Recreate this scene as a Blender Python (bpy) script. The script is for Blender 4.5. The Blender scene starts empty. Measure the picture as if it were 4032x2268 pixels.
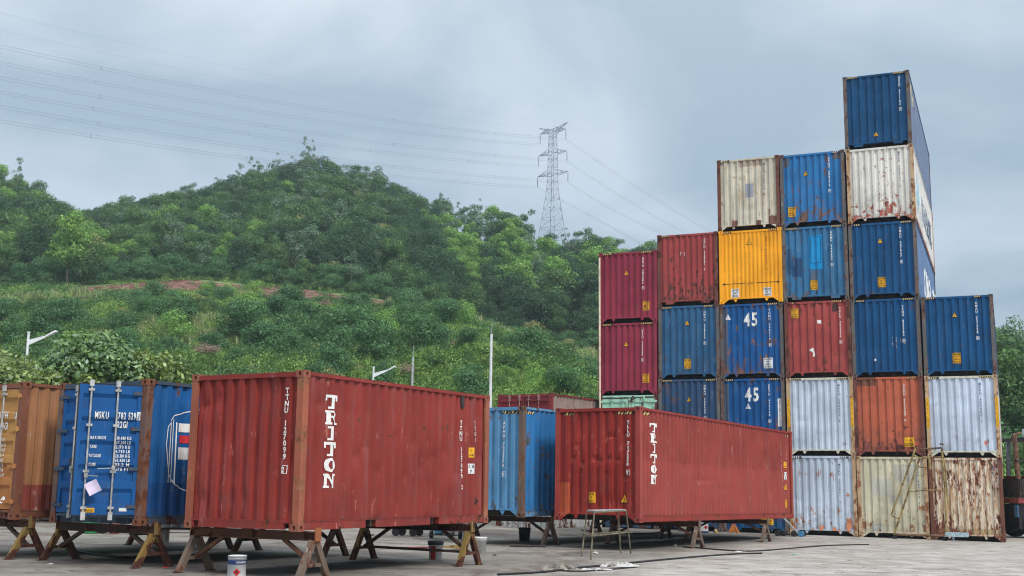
import bpy, bmesh, math, random
import numpy as np
from mathutils import Vector, Matrix

random.seed(7)
rng = np.random.default_rng(7)
SC = bpy.context.scene
COL = SC.collection
R = math.radians

# ------------------------------------------------------------------ camera
FPX, PIT, ROL, CH = 4626.0, 0.1664, 0.0132, 1.7215      # focal length in px of a 4032 px wide frame
HAZE = 0.00025
_f = Vector((0, math.cos(PIT), math.sin(PIT)))
_u = Vector((0, -math.sin(PIT), math.cos(PIT)))
_r = Vector((1, 0, 0))
_cr = _r * math.cos(ROL) + _u * math.sin(ROL)
_cu = -_r * math.sin(ROL) + _u * math.cos(ROL)
cd = bpy.data.cameras.new('camera')
cam = bpy.data.objects.new('camera', cd)
COL.objects.link(cam)
cd.sensor_width = 36.0
cd.lens = 36.0 * FPX / 4032.0
cd.clip_start = 0.1
cd.clip_end = 3000
m = Matrix((_cr, _cu, -_f)).transposed().to_4x4()
m.translation = Vector((0, 0, CH))
cam.matrix_world = m
SC.camera = cam

def at(px, py, Y):
    """world point at depth Y (world y) seen at photo pixel px, py (4032 x 2268)"""
    u2 = (px - 2016) / FPX
    w2 = -(py - 1134) / FPX
    d = _f + _cr * u2 + _cu * w2
    return Vector((0, 0, CH)) + d * (Y / d.y)

def gz(x, y):
    return 0.113 - 0.0104 * max(-60, min(60, x)) + 0.0015 * max(-20, min(90, y))

def atg(px, py):
    """point of the yard ground seen at the pixel"""
    u2 = (px - 2016) / FPX
    w2 = -(py - 1134) / FPX
    d = _f + _cr * u2 + _cu * w2
    t = 20.0
    for _ in range(12):
        p = Vector((0, 0, CH)) + d * t
        t = (gz(p.x, p.y) - CH) / d.z
    p = Vector((0, 0, CH)) + d * t
    return Vector((p.x, p.y, gz(p.x, p.y)))

# ------------------------------------------------------------------ sky
SUN_EL, SUN_AZ = 43.0, 144.0         # behind the camera, to the right
w = bpy.data.worlds.new('World')
SC.world = w
w.use_nodes = True
nt = w.node_tree
nt.nodes.clear()
N = nt.nodes.new
Lk = nt.links.new
out = N('ShaderNodeOutputWorld')
bg = N('ShaderNodeBackground')
bg.inputs['Strength'].default_value = 0.12
sky = N('ShaderNodeTexSky')
sky.sky_type = 'NISHITA'
sky.sun_disc = False
sky.sun_elevation = R(SUN_EL)
sky.sun_rotation = R(SUN_AZ)
sky.air_density = 1.0
sky.dust_density = 2.0
tc = N('ShaderNodeTexCoord')
sep = N('ShaderNodeSeparateXYZ')
Lk(tc.outputs['Generated'], sep.inputs[0])
# cloud deck: direction projected on a flat layer high above
zz = N('ShaderNodeMath'); zz.operation = 'MAXIMUM'; Lk(sep.outputs['Z'], zz.inputs[0]); zz.inputs[1].default_value = 0.0
za = N('ShaderNodeMath'); za.operation = 'ADD'; Lk(zz.outputs[0], za.inputs[0]); za.inputs[1].default_value = 0.22
dx = N('ShaderNodeMath'); dx.operation = 'DIVIDE'; Lk(sep.outputs['X'], dx.inputs[0]); Lk(za.outputs[0], dx.inputs[1])
dy = N('ShaderNodeMath'); dy.operation = 'DIVIDE'; Lk(sep.outputs['Y'], dy.inputs[0]); Lk(za.outputs[0], dy.inputs[1])
cb = N('ShaderNodeCombineXYZ'); Lk(dx.outputs[0], cb.inputs[0]); Lk(dy.outputs[0], cb.inputs[1])
cb.inputs[2].default_value = 3.4
cn = N('ShaderNodeTexNoise'); cn.inputs['Scale'].default_value = 1.5; cn.inputs['Detail'].default_value = 5
cn.inputs['Roughness'].default_value = 0.5; cn.inputs['Distortion'].default_value = 0.35
Lk(cb.outputs[0], cn.inputs['Vector'])
cr = N('ShaderNodeValToRGB')
cr.color_ramp.elements[0].position = 0.40; cr.color_ramp.elements[0].color = (1.75, 2.36, 2.98, 1)
cr.color_ramp.elements[1].position = 0.60; cr.color_ramp.elements[1].color = (2.95, 3.5, 4.15, 1)
Lk(cn.outputs['Fac'], cr.inputs[0])
# overcast sky: the zenith is brighter than the horizon
z2 = N('ShaderNodeMath'); z2.operation = 'MULTIPLY'; Lk(zz.outputs[0], z2.inputs[0]); Lk(zz.outputs[0], z2.inputs[1])
gr = N('ShaderNodeVectorMath'); gr.operation = 'MULTIPLY_ADD'; Lk(z2.outputs[0], gr.inputs[0])
gr.inputs[1].default_value = (3.9, 3.0, 2.35); gr.inputs[2].default_value = (.86, .86, .86)
mu = N('ShaderNodeVectorMath'); mu.operation = 'MULTIPLY'; Lk(cr.outputs[0], mu.inputs[0]); Lk(gr.outputs[0], mu.inputs[1])
mx = N('ShaderNodeMix'); mx.data_type = 'RGBA'; mx.inputs['Factor'].default_value = 0.9
Lk(sky.outputs[0], mx.inputs['A']); Lk(mu.outputs[0], mx.inputs['B'])
Lk(mx.outputs['Result'], bg.inputs[0]); Lk(bg.outputs[0], out.inputs[0])

sd = bpy.data.lights.new('sun', 'SUN')
sd.energy = 1.5
sd.angle = R(14)
sd.color = (1.0, 0.96, 0.9)
sun = bpy.data.objects.new('sun', sd)
COL.objects.link(sun)
# sun_rotation is measured from +Y towards +X
az = R(SUN_AZ); el = R(SUN_EL)
sdir = Vector((math.sin(az) * math.cos(el), math.cos(az) * math.cos(el), math.sin(el)))
sun.rotation_euler = sdir.to_track_quat('Z', 'Y').to_euler()
sun.location = sdir * 60

SC.view_settings.view_transform = 'Standard'
SC.view_settings.look = 'None'
SC.view_settings.exposure = 0.68
SC.view_settings.gamma = 1.0
SC.view_settings.use_curve_mapping = False
SC.render.engine = 'CYCLES'
SC.cycles.max_bounces = 6
SC.cycles.transparent_max_bounces = 8
SC.cycles.volume_bounces = 1
SC.cycles.use_denoising = True
SC.cycles.filter_width = 1.1

# ------------------------------------------------------------------ helpers
def tag(o, label=None, cat=None, group=None, kind=None):
    if label: o['label'] = label
    if cat: o['category'] = cat
    if group: o['group'] = group
    if kind: o['kind'] = kind
    return o

def empty(name, loc=(0, 0, 0), rz=0.0, label=None, cat=None, group=None):
    o = bpy.data.objects.new(name, None)
    o.empty_display_size = 0.2
    COL.objects.link(o)
    o.location = loc
    o.rotation_euler = (0, 0, rz)
    return tag(o, label, cat, group)

def link_mesh(name, me, mat=None, parent=None):
    o = bpy.data.objects.new(name, me)
    COL.objects.link(o)
    if parent is not None: o.parent = parent
    if mat is not None:
        if len(me.materials) == 0: me.materials.append(None)
        if me.users > 1 or me.materials[0] is None:
            o.material_slots[0].link = 'OBJECT'
            o.material_slots[0].material = mat
        else:
            me.materials[0] = mat
    return o

class MB:
    """collects shapes into one mesh"""
    def __init__(s): s.v = []; s.f = []; s.sm = []
    def add(s, vs, fs, smooth=False):
        b = len(s.v)
        s.v += [tuple(v) for v in vs]
        s.f += [tuple(i + b for i in f) for f in fs]
        s.sm += [smooth] * len(fs)
    def box(s, x0, x1, y0, y1, z0, z1):
        s.add([(x0, y0, z0), (x1, y0, z0), (x1, y1, z0), (x0, y1, z0), (x0, y0, z1), (x1, y0, z1), (x1, y1, z1), (x0, y1, z1)],
              [(0, 3, 2, 1), (4, 5, 6, 7), (0, 1, 5, 4), (1, 2, 6, 5), (2, 3, 7, 6), (3, 0, 4, 7)])
    def bar(s, a, b, wx, wz=None, up=(0, 0, 1), wx2=None, wz2=None):
        a = Vector(a); b = Vector(b); wz = wx if wz is None else wz
        wx2 = wx if wx2 is None else wx2; wz2 = wz if wz2 is None else wz2
        d = (b - a).normalized(); up = Vector(up)
        if abs(d.dot(up)) > 0.97: up = Vector((0, 1, 0)) if abs(d.y) < 0.9 else Vector((1, 0, 0))
        r = d.cross(up).normalized(); u = r.cross(d).normalized()
        q = []
        for p, w1, w2 in ((a, wx, wz), (b, wx2, wz2)):
            for sx, sz in ((-1, -1), (1, -1), (1, 1), (-1, 1)):
                q.append(p + r * sx * w1 / 2 + u * sz * w2 / 2)
        s.add(q, [(0, 1, 2, 3), (7, 6, 5, 4), (0, 4, 5, 1), (1, 5, 6, 2), (2, 6, 7, 3), (3, 7, 4, 0)])
    def tube(s, pts, rad, n=8, caps=True):
        pts = [Vector(p) for p in pts]
        rad = rad if isinstance(rad, (list, tuple)) else [rad] * len(pts)
        q = []; prev = None
        for i, p in enumerate(pts):
            d = (pts[min(i + 1, len(pts) - 1)] - pts[max(i - 1, 0)]).normalized()
            if prev is None:
                a = Vector((0, 0, 1)) if abs(d.z) < 0.9 else Vector((1, 0, 0))
                r = d.cross(a).normalized()
            else:
                r = (prev - d * prev.dot(d)).normalized()
            prev = r; u = d.cross(r)
            for k in range(n):
                t = 2 * math.pi * k / n
                q.append(p + (r * math.cos(t) + u * math.sin(t)) * rad[i])
        fs = []
        for i in range(len(pts) - 1):
            for k in range(n):
                k2 = (k + 1) % n
                fs.append((i * n + k, i * n + k2, (i + 1) * n + k2, (i + 1) * n + k))
        s.add(q, fs, True)
        if caps:
            s.add(q[:n], [tuple(range(n))[::-1]]); s.add(q[-n:], [tuple(range(n))])
    def lathe(s, prof, n=20, c=(0, 0, 0)):
        q = []
        for r_, z in prof:
            for k in range(n):
                t = 2 * math.pi * k / n
                q.append((c[0] + r_ * math.cos(t), c[1] + r_ * math.sin(t), c[2] + z))
        fs = []
        for i in range(len(prof) - 1):
            for k in range(n):
                k2 = (k + 1) % n
                fs.append((i * n + k, i * n + k2, (i + 1) * n + k2, (i + 1) * n + k))
        s.add(q, fs, True)
    def mesh(s, name='m'):
        me = bpy.data.meshes.new(name)
        me.from_pydata(s.v, [], s.f)
        me.polygons.foreach_set('use_smooth', s.sm)
        me.update()
        return me
    def build(s, name, mat, parent=None):
        return link_mesh(name, s.mesh(name), mat, parent)

# ------------------------------------------------------------------ materials
def new_mat(name):
    ma = bpy.data.materials.new(name)
    ma.use_nodes = True
    t = ma.node_tree
    t.nodes.clear()
    o = t.nodes.new('ShaderNodeOutputMaterial')
    return ma, t, o

class G:
    """tiny node-graph helper"""
    def __init__(s, t): s.t = t
    def n(s, kind, **kw):
        x = s.t.nodes.new(kind)
        for k, v in kw.items(): setattr(x, k, v)
        return x
    def l(s, a, b): s.t.links.new(a, b)
    def math(s, op, a, b=None, c=None, clamp=False):
        x = s.n('ShaderNodeMath', operation=op); x.use_clamp = clamp
        for i, v in enumerate((a, b, c)):
            if v is None: continue
            if isinstance(v, (int, float)): x.inputs[i].default_value = v
            else: s.l(v, x.inputs[i])
        return x.outputs[0]
    def mix(s, fac, a, b, blend='MIX'):
        x = s.n('ShaderNodeMix', data_type='RGBA', blend_type=blend)
        for key, v in (('Factor', fac), ('A', a), ('B', b)):
            if isinstance(v, (int, float)): x.inputs[key].default_value = v
            elif isinstance(v, (tuple, list)): x.inputs[key].default_value = (*v[:3], 1)
            else: s.l(v, x.inputs[key])
        return x.outputs['Result']
    def noise(s, vec, scale, detail=3, rough=0.5, out='Fac', dist=0.0):
        x = s.n('ShaderNodeTexNoise'); s.l(vec, x.inputs['Vector'])
        x.inputs['Scale'].default_value = scale; x.inputs['Detail'].default_value = detail
        x.inputs['Roughness'].default_value = rough; x.inputs['Distortion'].default_value = dist
        return x.outputs[out]
    def step(s, v, lo, hi):
        x = s.n('ShaderNodeMapRange'); x.interpolation_type = 'SMOOTHSTEP'
        if isinstance(v, (int, float)): x.inputs[0].default_value = v
        else: s.l(v, x.inputs[0])
        for i, q in ((1, lo), (2, hi)):
            if isinstance(q, (int, float)): x.inputs[i].default_value = q
            else: s.l(q, x.inputs[i])
        return x.outputs[0]
    def vmul(s, vec, xyz, add=(0, 0, 0)):
        x = s.n('ShaderNodeVectorMath', operation='MULTIPLY_ADD'); s.l(vec, x.inputs[0])
        x.inputs[1].default_value = xyz; x.inputs[2].default_value = add
        return x.outputs[0]

def simple(name, col, rough=0.6, metal=0.0, spec=0.3, var=0.15, scale=6.0, dirt=None, bump=0.0):
    ma, t, o = new_mat(name)
    g = G(t)
    b = g.n('ShaderNodeBsdfPrincipled')
    b.inputs['Roughness'].default_value = rough
    b.inputs['Metallic'].default_value = metal
    b.inputs['Specular IOR Level'].default_value = spec
    v = g.n('ShaderNodeTexCoord').outputs['Object']
    n1 = g.noise(v, scale, 4, 0.6)
    c2 = tuple(max(0, c * (1 - 2 * var)) for c in col)
    c3 = tuple(min(1, c * (1 + var)) for c in col)
    c = g.mix(g.step(n1, 0.3, 0.7), c2, c3)
    if dirt:
        n2 = g.noise(v, scale * 1.7, 6, 0.7)
        c = g.mix(g.step(n2, dirt[1], dirt[1] + 0.06), c, dirt[0])
    g.l(c, b.inputs['Base Color'])
    if bump:
        bp = g.n('ShaderNodeBump'); bp.inputs['Strength'].default_value = bump; bp.inputs['Distance'].default_value = 0.01
        g.l(g.noise(v, scale * 6, 4, 0.6), bp.inputs['Height']); g.l(bp.outputs[0], b.inputs['Normal'])
    g.l(b.outputs[0], o.inputs[0])
    return ma

RUST_D = (0.045, 0.018, 0.014)
RUST_O = (0.30, 0.11, 0.035)
W = 2.438
_seed = [0]
def paint(name, col, rust=0.1, bleed=0.1, scuff=0.15, patches=(), H=2.9, bottom=0.5, streaky=0.25, rdark=RUST_D, rough=0.42, spotscale=4.2, seed=None, scuffcol=None, vst=0.62):
    """painted steel with blotches of rust, run-off stains, scuffs and touched-up patches (x0,x1,z0,z1,colour) in metres"""
    _seed[0] += 1
    sd_ = _seed[0] * 7.31 if seed is None else seed
    ma, t, o = new_mat(name)
    g = G(t)
    b = g.n('ShaderNodeBsdfPrincipled')
    b.inputs['Specular IOR Level'].default_value = 0.22
    P = g.n('ShaderNodeTexCoord').outputs['Object']
    sp = g.n('ShaderNodeSeparateXYZ'); g.l(P, sp.inputs[0])
    Q = g.vmul(P, (1, 1, 1), (sd_, sd_ * 0.7, sd_ * 1.3))
    S = g.vmul(P, (5, 5, 0.45), (sd_, sd_ * 0.3, sd_))
    S2 = g.vmul(P, (11, 11, 0.9), (sd_ * 2, sd_ * 0.3, sd_))
    big = g.noise(Q, 0.9, 4, 0.55)
    c = g.mix(g.step(big, 0.3, 0.7), tuple(x * 0.84 for x in col), tuple(min(1, x * 1.12) for x in col))
    st = g.noise(S, 1.0, 4, 0.6)
    grey = sum(col) / 3
    pale = tuple(min(1, x * 0.75 + 0.25 * (grey + 0.22)) for x in col)
    c = g.mix(g.math('MULTIPLY', g.step(st, 0.5, 0.75), streaky), c, pale)
    c = g.mix(g.math('MULTIPLY', g.step(g.noise(S2, 1.0, 3, 0.6), 0.52, 0.8), streaky * 1.2), c, tuple(x * 0.55 + 0.008 for x in col))
    for i, pt in enumerate(patches):
        x0, x1, z0, z1, pc = pt[:5]
        a = 1.0 if len(pt) < 6 else pt[5]
        wob = g.math('MULTIPLY_ADD', g.noise(Q, 5 + i, 2), 0.05, -0.025)
        X = g.math('ADD', sp.outputs[0], wob); Z = g.math('ADD', sp.outputs[2], wob)
        m_ = g.math('MULTIPLY', g.math('GREATER_THAN', X, x0), g.math('LESS_THAN', X, x1))
        m_ = g.math('MULTIPLY', m_, g.math('GREATER_THAN', Z, z0))
        m_ = g.math('MULTIPLY', m_, g.math('LESS_THAN', Z, z1))
        c = g.mix(g.math('MULTIPLY', m_, a), c, pc)
    # pale scuffs
    if scuff > 0:
        sv = g.noise(g.vmul(P, (3.2, 3.2, 1.1), (sd_ * 3, sd_, 1)), 1.6, 7, 0.72)
        sc = scuffcol or tuple(min(1, x * 0.6 + 0.24) for x in col)
        c = g.mix(g.math('MULTIPLY', g.step(sv, 0.60, 0.68), min(1, scuff * 2.2)), c, sc)
    # general dirt near the bottom
    zb = g.math('SUBTRACT', 1.0, g.math('DIVIDE', sp.outputs[2], H * 0.45), clamp=True)
    low = g.math('MULTIPLY', zb, bottom)
    dn = g.noise(Q, 3.0, 5, 0.65)
    c = g.mix(g.math('MULTIPLY', g.step(g.math('MULTIPLY_ADD', low, 0.25, dn), 0.55, 0.8), 0.35), c, (0.09, 0.075, 0.06))
    rf = 0.0
    if rust > 0:
        rn = g.noise(g.vmul(P, (1, 1, vst), (sd_, sd_, sd_)), spotscale, 7, 0.68)
        edge = g.math('SUBTRACT', g.math('ABSOLUTE', g.math('SUBTRACT', sp.outputs[0], W / 2)), W / 2 - .42, clamp=True)
        topz = g.math('SUBTRACT', sp.outputs[2], H - .35, clamp=True)
        v = g.math('ADD', rn, g.math('MULTIPLY', low, 0.19))
        v = g.math('ADD', v, g.math('MULTIPLY', g.math('ADD', edge, topz), 0.12))
        v = g.math('ADD', v, g.math('MULTIPLY', g.math('SUBTRACT', big, 0.5), 0.45))
        th = 0.735 - 0.36 * rust
        if bleed > 0:
            bn = g.math('ADD', g.noise(g.vmul(P, (1, 1, .10), (sd_, sd_, sd_)), spotscale * 1.2, 6, 0.7), g.math('MULTIPLY', g.math('SUBTRACT', rn, 0.5), 0.6))
            c = g.mix(g.math('MULTIPLY', g.step(bn, 0.66 - 0.28 * bleed, 0.86 - 0.25 * bleed), min(0.85, 0.35 + bleed * 0.5)), c,
                      g.mix(g.step(big, 0.35, 0.65), (0.42, 0.24, 0.10), RUST_O))
        c = g.mix(g.math('MULTIPLY', g.step(v, th - 0.035, th), 0.75), c, tuple(0.5 * a + 0.25 * q for a, q in zip(RUST_O, col)))
        rm = g.step(v, th, th + 0.02)
        c = g.mix(rm, c, g.mix(g.step(dn, 0.35, 0.6), rdark, tuple(x * 2.2 for x in rdark)))
        rr = g.math('MULTIPLY_ADD', rm, 0.4, rough)
        g.l(rr, b.inputs['Roughness'])
    else:
        b.inputs['Roughness'].default_value = rough
    g.l(c, b.inputs['Base Color'])
    bp = g.n('ShaderNodeBump'); bp.inputs['Strength'].default_value = 0.35; bp.inputs['Distance'].default_value = 0.012
    g.l(g.noise(g.vmul(P, (1, 1, 0.6)), 6.0, 5, 0.6), bp.inputs['Height'])
    g.l(bp.outputs[0], b.inputs['Normal'])
    g.l(b.outputs[0], o.inputs[0])
    return ma

M = {}
M['white_print'] = simple('white_print', (0.78, 0.78, 0.76), 0.6, var=0.05, scale=9, dirt=((0.4, 0.36, 0.33), 0.66))
M['worn_print'] = simple('worn_print', (0.62, 0.60, 0.58), 0.6, var=0.2, scale=9, dirt=((0.28, 0.08, 0.07), 0.52))
M['dark_print'] = simple('dark_print', (0.10, 0.14, 0.22), 0.6, var=0.1, dirt=((0.3, 0.34, 0.38), 0.6))
M['black_print'] = simple('black_print', (0.018, 0.018, 0.02), 0.5)
M['ochre_print'] = simple('ochre_print', (0.36, 0.16, 0.02), 0.5)
M['yellow_sticker'] = simple('yellow_sticker', (0.80, 0.42, 0.02), 0.45, var=0.1, dirt=((0.5, 0.3, 0.1), 0.68))
M['pale_yellow'] = simple('pale_yellow', (0.74, 0.52, 0.20), 0.5)
M['white_sticker'] = simple('white_sticker', (0.74, 0.76, 0.78), 0.45, var=0.06)
M['red_print'] = simple('red_print', (0.55, 0.03, 0.04), 0.5)
M['cable'] = simple('cable', (0.02, 0.02, 0.022), 0.5)
M['steel_dark'] = simple('steel_dark', (0.035, 0.03, 0.028), 0.6, var=0.3, dirt=((0.16, 0.08, 0.04), 0.6))
M['steel_rod'] = simple('steel_rod', (0.42, 0.43, 0.43), 0.5, 0.0, var=0.2, dirt=((0.22, 0.13, 0.08), 0.6))
M['rubber'] = simple('rubber', (0.025, 0.025, 0.027), 0.75, var=0.3, scale=12, dirt=((0.12, 0.11, 0.1), 0.58))
M['grey_paint'] = simple('grey_paint', (0.40, 0.42, 0.44), 0.45, dirt=((0.15, 0.13, 0.11), 0.66))
M['lamp_white'] = simple('lamp_white', (0.72, 0.75, 0.78), 0.35, var=0.05)
M['concrete'] = simple('concrete', (0.36, 0.35, 0.33), 0.85, var=0.2, bump=0.3)
M['galvanised'] = simple('galvanised', (0.42, 0.47, 0.54), 0.5, 0.3, var=0.15, scale=0.4)
M['wire'] = simple('wire', (0.28, 0.32, 0.38), 0.5, var=0.05)
M['purple_paper'] = simple('purple_paper', (0.66, 0.58, 0.76), 0.7, var=0.06)
M['brass'] = simple('brass', (0.35, 0.25, 0.12), 0.5)

# ------------------------------------------------------------------ corrugated surfaces and flat print laid on them
W = 2.438
class Surf:
    """a corrugated face of a container: u runs along it, v up; depth() is how far it is set in"""
    def __init__(s, side, u0, u1, wave, L, base=0.022, dents=()):
        a, sl, b, D = wave
        s.side, s.u0, s.u1, s.L, s.base, s.dents = side, u0, u1, L, base, dents
        pitch = a + b + 2 * sl
        n = int((u1 - u0 - 0.02) // pitch)
        st = (u1 - u0 - n * pitch) / 2
        U = [u0]; Dp = [D]; x = u0 + st
        for i in range(n):
            for dxx, dd in ((b / 2, D), (b / 2 + sl, 0.0), (b / 2 + sl + a, 0.0), (b / 2 + 2 * sl + a, D)):
                U.append(x + dxx); Dp.append(dd)
            x += pitch
        U.append(u1); Dp.append(D)
        s.U, s.D = U, Dp
    def depth(s, u, v):
        d = float(np.interp(u, s.U, s.D))
        for (du, dv, ru, rv, dd) in s.dents:
            q = ((u - du) / ru) ** 2 + ((v - dv) / rv) ** 2
            if q < 4: d += dd * math.exp(-q * 1.6)
        return d
    def pt(s, u, v, off=0.0, flat=None):
        d = (s.base + s.depth(u, v) if flat is None else flat) - off
        if s.side == 'front': return (u, d, v)
        if s.side == 'right': return (W - d, u, v)
        if s.side == 'left': return (d, u, v)
        return (u, s.L - d, v)
    def flip(s): return s.side in ('left', 'back')

class Flat(Surf):
    def __init__(s, side, y, L=0): s.side, s.L, s.base, s.U, s.D, s.dents = side, L, y, [-9, 99], [0, 0], ()

def panel_mesh(s, z0, z1, nz, sub=1):
    us = []
    for i in range(len(s.U) - 1):
        k = sub if s.U[i + 1] - s.U[i] > 0.05 else 1
        for j in range(k): us.append(s.U[i] + (s.U[i + 1] - s.U[i]) * j / k)
    us.append(s.U[-1])
    zs = [z0 + (z1 - z0) * j / nz for j in range(nz + 1)]
    v = [s.pt(u, z) for z in zs for u in us]
    n = len(us); f = []
    for j in range(nz):
        for i in range(n - 1):
            q = (j * n + i, j * n + i + 1, (j + 1) * n + i + 1, (j + 1) * n + i)
            f.append(q[::-1] if s.flip() else q)
    me = bpy.data.meshes.new('panel')
    me.from_pydata(v, [], f)
    return me

def decal(name, polys, s, mat, parent, off=0.006, vcuts=None):
    """flat print: polygons in (u, v) cut at the folds of the sheet and laid on it"""
    bm = bmesh.new()
    for i, p in enumerate(polys):
        vs = [bm.verts.new((x, -i * 0.0003, z)) for x, z in p]
        try: bm.faces.new(vs)
        except ValueError: pass
    umin = min(v.co.x for v in bm.verts); umax = max(v.co.x for v in bm.verts)
    for b_ in s.U:
        if umin < b_ < umax:
            bmesh.ops.bisect_plane(bm, geom=bm.verts[:] + bm.edges[:] + bm.faces[:], plane_co=(b_, 0, 0), plane_no=(1, 0, 0))
    if vcuts:
        for z in vcuts:
            bmesh.ops.bisect_plane(bm, geom=bm.verts[:] + bm.edges[:] + bm.faces[:], plane_co=(0, 0, z), plane_no=(0, 0, 1))
    for v in bm.verts:
        e = -v.co.y
        v.co = s.pt(v.co.x, v.co.z, off + e)
    me = bpy.data.meshes.new(name)
    bm.to_mesh(me); bm.free()
    return link_mesh(name, me, mat, parent)

_glyphs = {}
def glyph_polys(ch):
    if ch in _glyphs: return _glyphs[ch]
    cu = bpy.data.curves.new('g', 'FONT')
    cu.body = ch; cu.size = 1.0; cu.resolution_u = 2; cu.offset = 0.03
    ob = bpy.data.objects.new('g', cu)
    COL.objects.link(ob)
    dg = bpy.context.evaluated_depsgraph_get()
    me = bpy.data.meshes.new_from_object(ob.evaluated_get(dg))
    polys = [[(me.vertices[i].co.x, me.vertices[i].co.y) for i in p.vertices] for p in me.polygons]
    bpy.data.objects.remove(ob); bpy.data.curves.remove(cu); bpy.data.meshes.remove(me)
    if polys:
        x0 = min(x for p in polys for x, y in p); x1 = max(x for p in polys for x, y in p)
        polys = [[((x - x0), y) for x, y in p] for p in polys]
        r_ = (polys, x1 - x0)
    else:
        r_ = ([], 0.28)
    _glyphs[ch] = r_
    return r_

def text_polys(txt, x, z, h, sx=0.75, vertical=False, pitch=None, align='left', gap=0.12):
    """polygons of a line of text, cap height h; vertical stacks the characters downwards"""
    sc = h / 0.73
    res = []
    if vertical:
        pitch = pitch or h * 1.25
        for i, ch in enumerate(txt):
            ps, wd = glyph_polys(ch)
            zz_ = z - h - i * pitch
            res += [[(x + (a - wd / 2) * sc * sx, zz_ + b * sc) for a, b in p] for p in ps]
        return res
    cx = 0.0; tmp = []
    for ch in txt:
        ps, wd = glyph_polys(ch)
        tmp += [[(cx + a * sc * sx, b * sc) for a, b in p] for p in ps]
        cx += (wd + gap) * sc * sx
    dx_ = {'left': 0, 'centre': -cx / 2, 'right': -cx}[align]
    return [[(x + dx_ + a, z + b) for a, b in p] for p in tmp]

def rect(x0, x1, z0, z1): return [(x0, z0), (x1, z0), (x1, z1), (x0, z1)]

# slab-serif capitals for the painted owner's name
def slab(ch, x, z, w_, h):
    q = []
    def r_(a, b, c, d): q.append([(x + a * w_, z + c * h), (x + b * w_, z + c * h), (x + b * w_, z + d * h), (x + a * w_, z + d * h)])
    if ch == 'T':
        r_(.0, 1., .8, 1.); r_(.0, .14, .58, .8); r_(.86, 1., .58, .8); r_(.36, .64, .16, .8); r_(.22, .78, .0, .16)
    elif ch == 'I':
        r_(.22, .78, .84, 1.); r_(.36, .64, .16, .84); r_(.22, .78, .0, .16)
    elif ch == 'N':
        r_(.0, .3, .84, 1.); r_(.08, .26, .16, .84); r_(.0, .36, .0, .16); r_(.66, 1., .84, 1.); r_(.74, .9, .0, .84)
        q.append([(x + a * w_, z + b * h) for a, b in ((.3, 1.), (.1, .98), (.74, .0), (.92, .0))])
    elif ch == 'R':
        r_(.0, .3, .84, 1.); r_(.1, .34, .16, .84); r_(.0, .46, .0, .16)
        n = 8; o_ = []; i_ = []
        for k in range(n + 1):
            t = math.pi / 2 - math.pi * k / n
            o_.append((.55 + .33 * math.cos(t), .74 + .26 * math.sin(t))); i_.append((.55 + .12 * math.cos(t), .74 + .11 * math.sin(t)))
        for k in range(n): q.append([(x + a * w_, z + b * h) for a, b in (o_[k], o_[k + 1], i_[k + 1], i_[k])])
        r_(.3, .55, .85, 1.); r_(.34, .55, .48, .63)
        q.append([(x + a * w_, z + b * h) for a, b in ((.46, .48), (.7, .49), (.9, .1), (.66, .1))]); r_(.66, 1., .0, .14)
    elif ch == 'O':
        n = 18
        for k in range(n):
            a, b = 2 * math.pi * k / n, 2 * math.pi * (k + 1) / n
            q.append([(x + (.5 + rx * math.cos(t)) * w_, z + (.5 + rz * math.sin(t)) * h) for t, rx, rz in ((a, .48, .5), (b, .48, .5), (b, .2, .3), (a, .2, .3))])
    return q

# ------------------------------------------------------------------ container pieces shared between containers
def casting_mesh():
    """hollow corner fitting, oval holes in the four upright faces, centred on its own middle"""
    mb = MB()
    hx, hy, hz = 0.081, 0.089, 0.059
    for ax in (0, 1):
        for sg in (-1, 1):
            hw = hy if ax == 0 else hx
            ring = []; k8 = 8
            oval = [(0.030 * math.cos(2 * math.pi * k / k8 + math.pi / 8), 0.040 * math.sin(2 * math.pi * k / k8 + math.pi / 8)) for k in range(k8)]
            rectp = []
            for (a, b) in oval:
                s_ = max(abs(a) / hw, abs(b) / hz); rectp.append((a / s_, b / s_))
            rectp = [(math.copysign(hw, a), math.copysign(hz, b)) if i % 2 == 99 else (a, b) for i, (a, b) in enumerate(rectp)]
            def P(a, b, d):
                h_ = hx if ax == 0 else hy
                return (sg * (h_ - d), a, b) if ax == 0 else (a, sg * (h_ - d), b)
            vs = [P(a, b, 0) for a, b in rectp] + [P(a, b, 0) for a, b in oval] + [P(a, b, 0.05) for a, b in oval]
            fs = []
            for k in range(k8):
                k2 = (k + 1) % k8
                fs.append((k, k2, k8 + k2, k8 + k)); fs.append((k8 + k, k8 + k2, 2 * k8 + k2, 2 * k8 + k))
            fs.append(tuple(range(2 * k8, 3 * k8)))
            mb.add(vs, fs)
            # the face's four corners
            for ca in (-1, 1):
                for cb_ in (-1, 1):
                    near = sorted(range(k8), key=lambda k: (rectp[k][0] - ca * hw) ** 2 + (rectp[k][1] - cb_ * hz) ** 2)[:2]
                    mb.add([P(ca * hw, cb_ * hz, 0), P(*rectp[near[0]], 0), P(*rectp[near[1]], 0)], [(0, 1, 2)])
    mb.add([(-hx, -hy, hz), (hx, -hy, hz), (hx, hy, hz), (-hx, hy, hz)], [(0, 1, 2, 3)])
    mb.add([(-hx, -hy, -hz), (hx, -hy, -hz), (hx, hy, -hz), (-hx, hy, -hz)], [(3, 2, 1, 0)])
    return mb.mesh('corner_casting')
CAST = casting_mesh()

_cache = {}
def shared(key, fn):
    if key not in _cache:
        me = fn()
        if not me.materials: me.materials.append(None)
        me['shared'] = 1
        _cache[key] = me
    return _cache[key]

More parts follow.
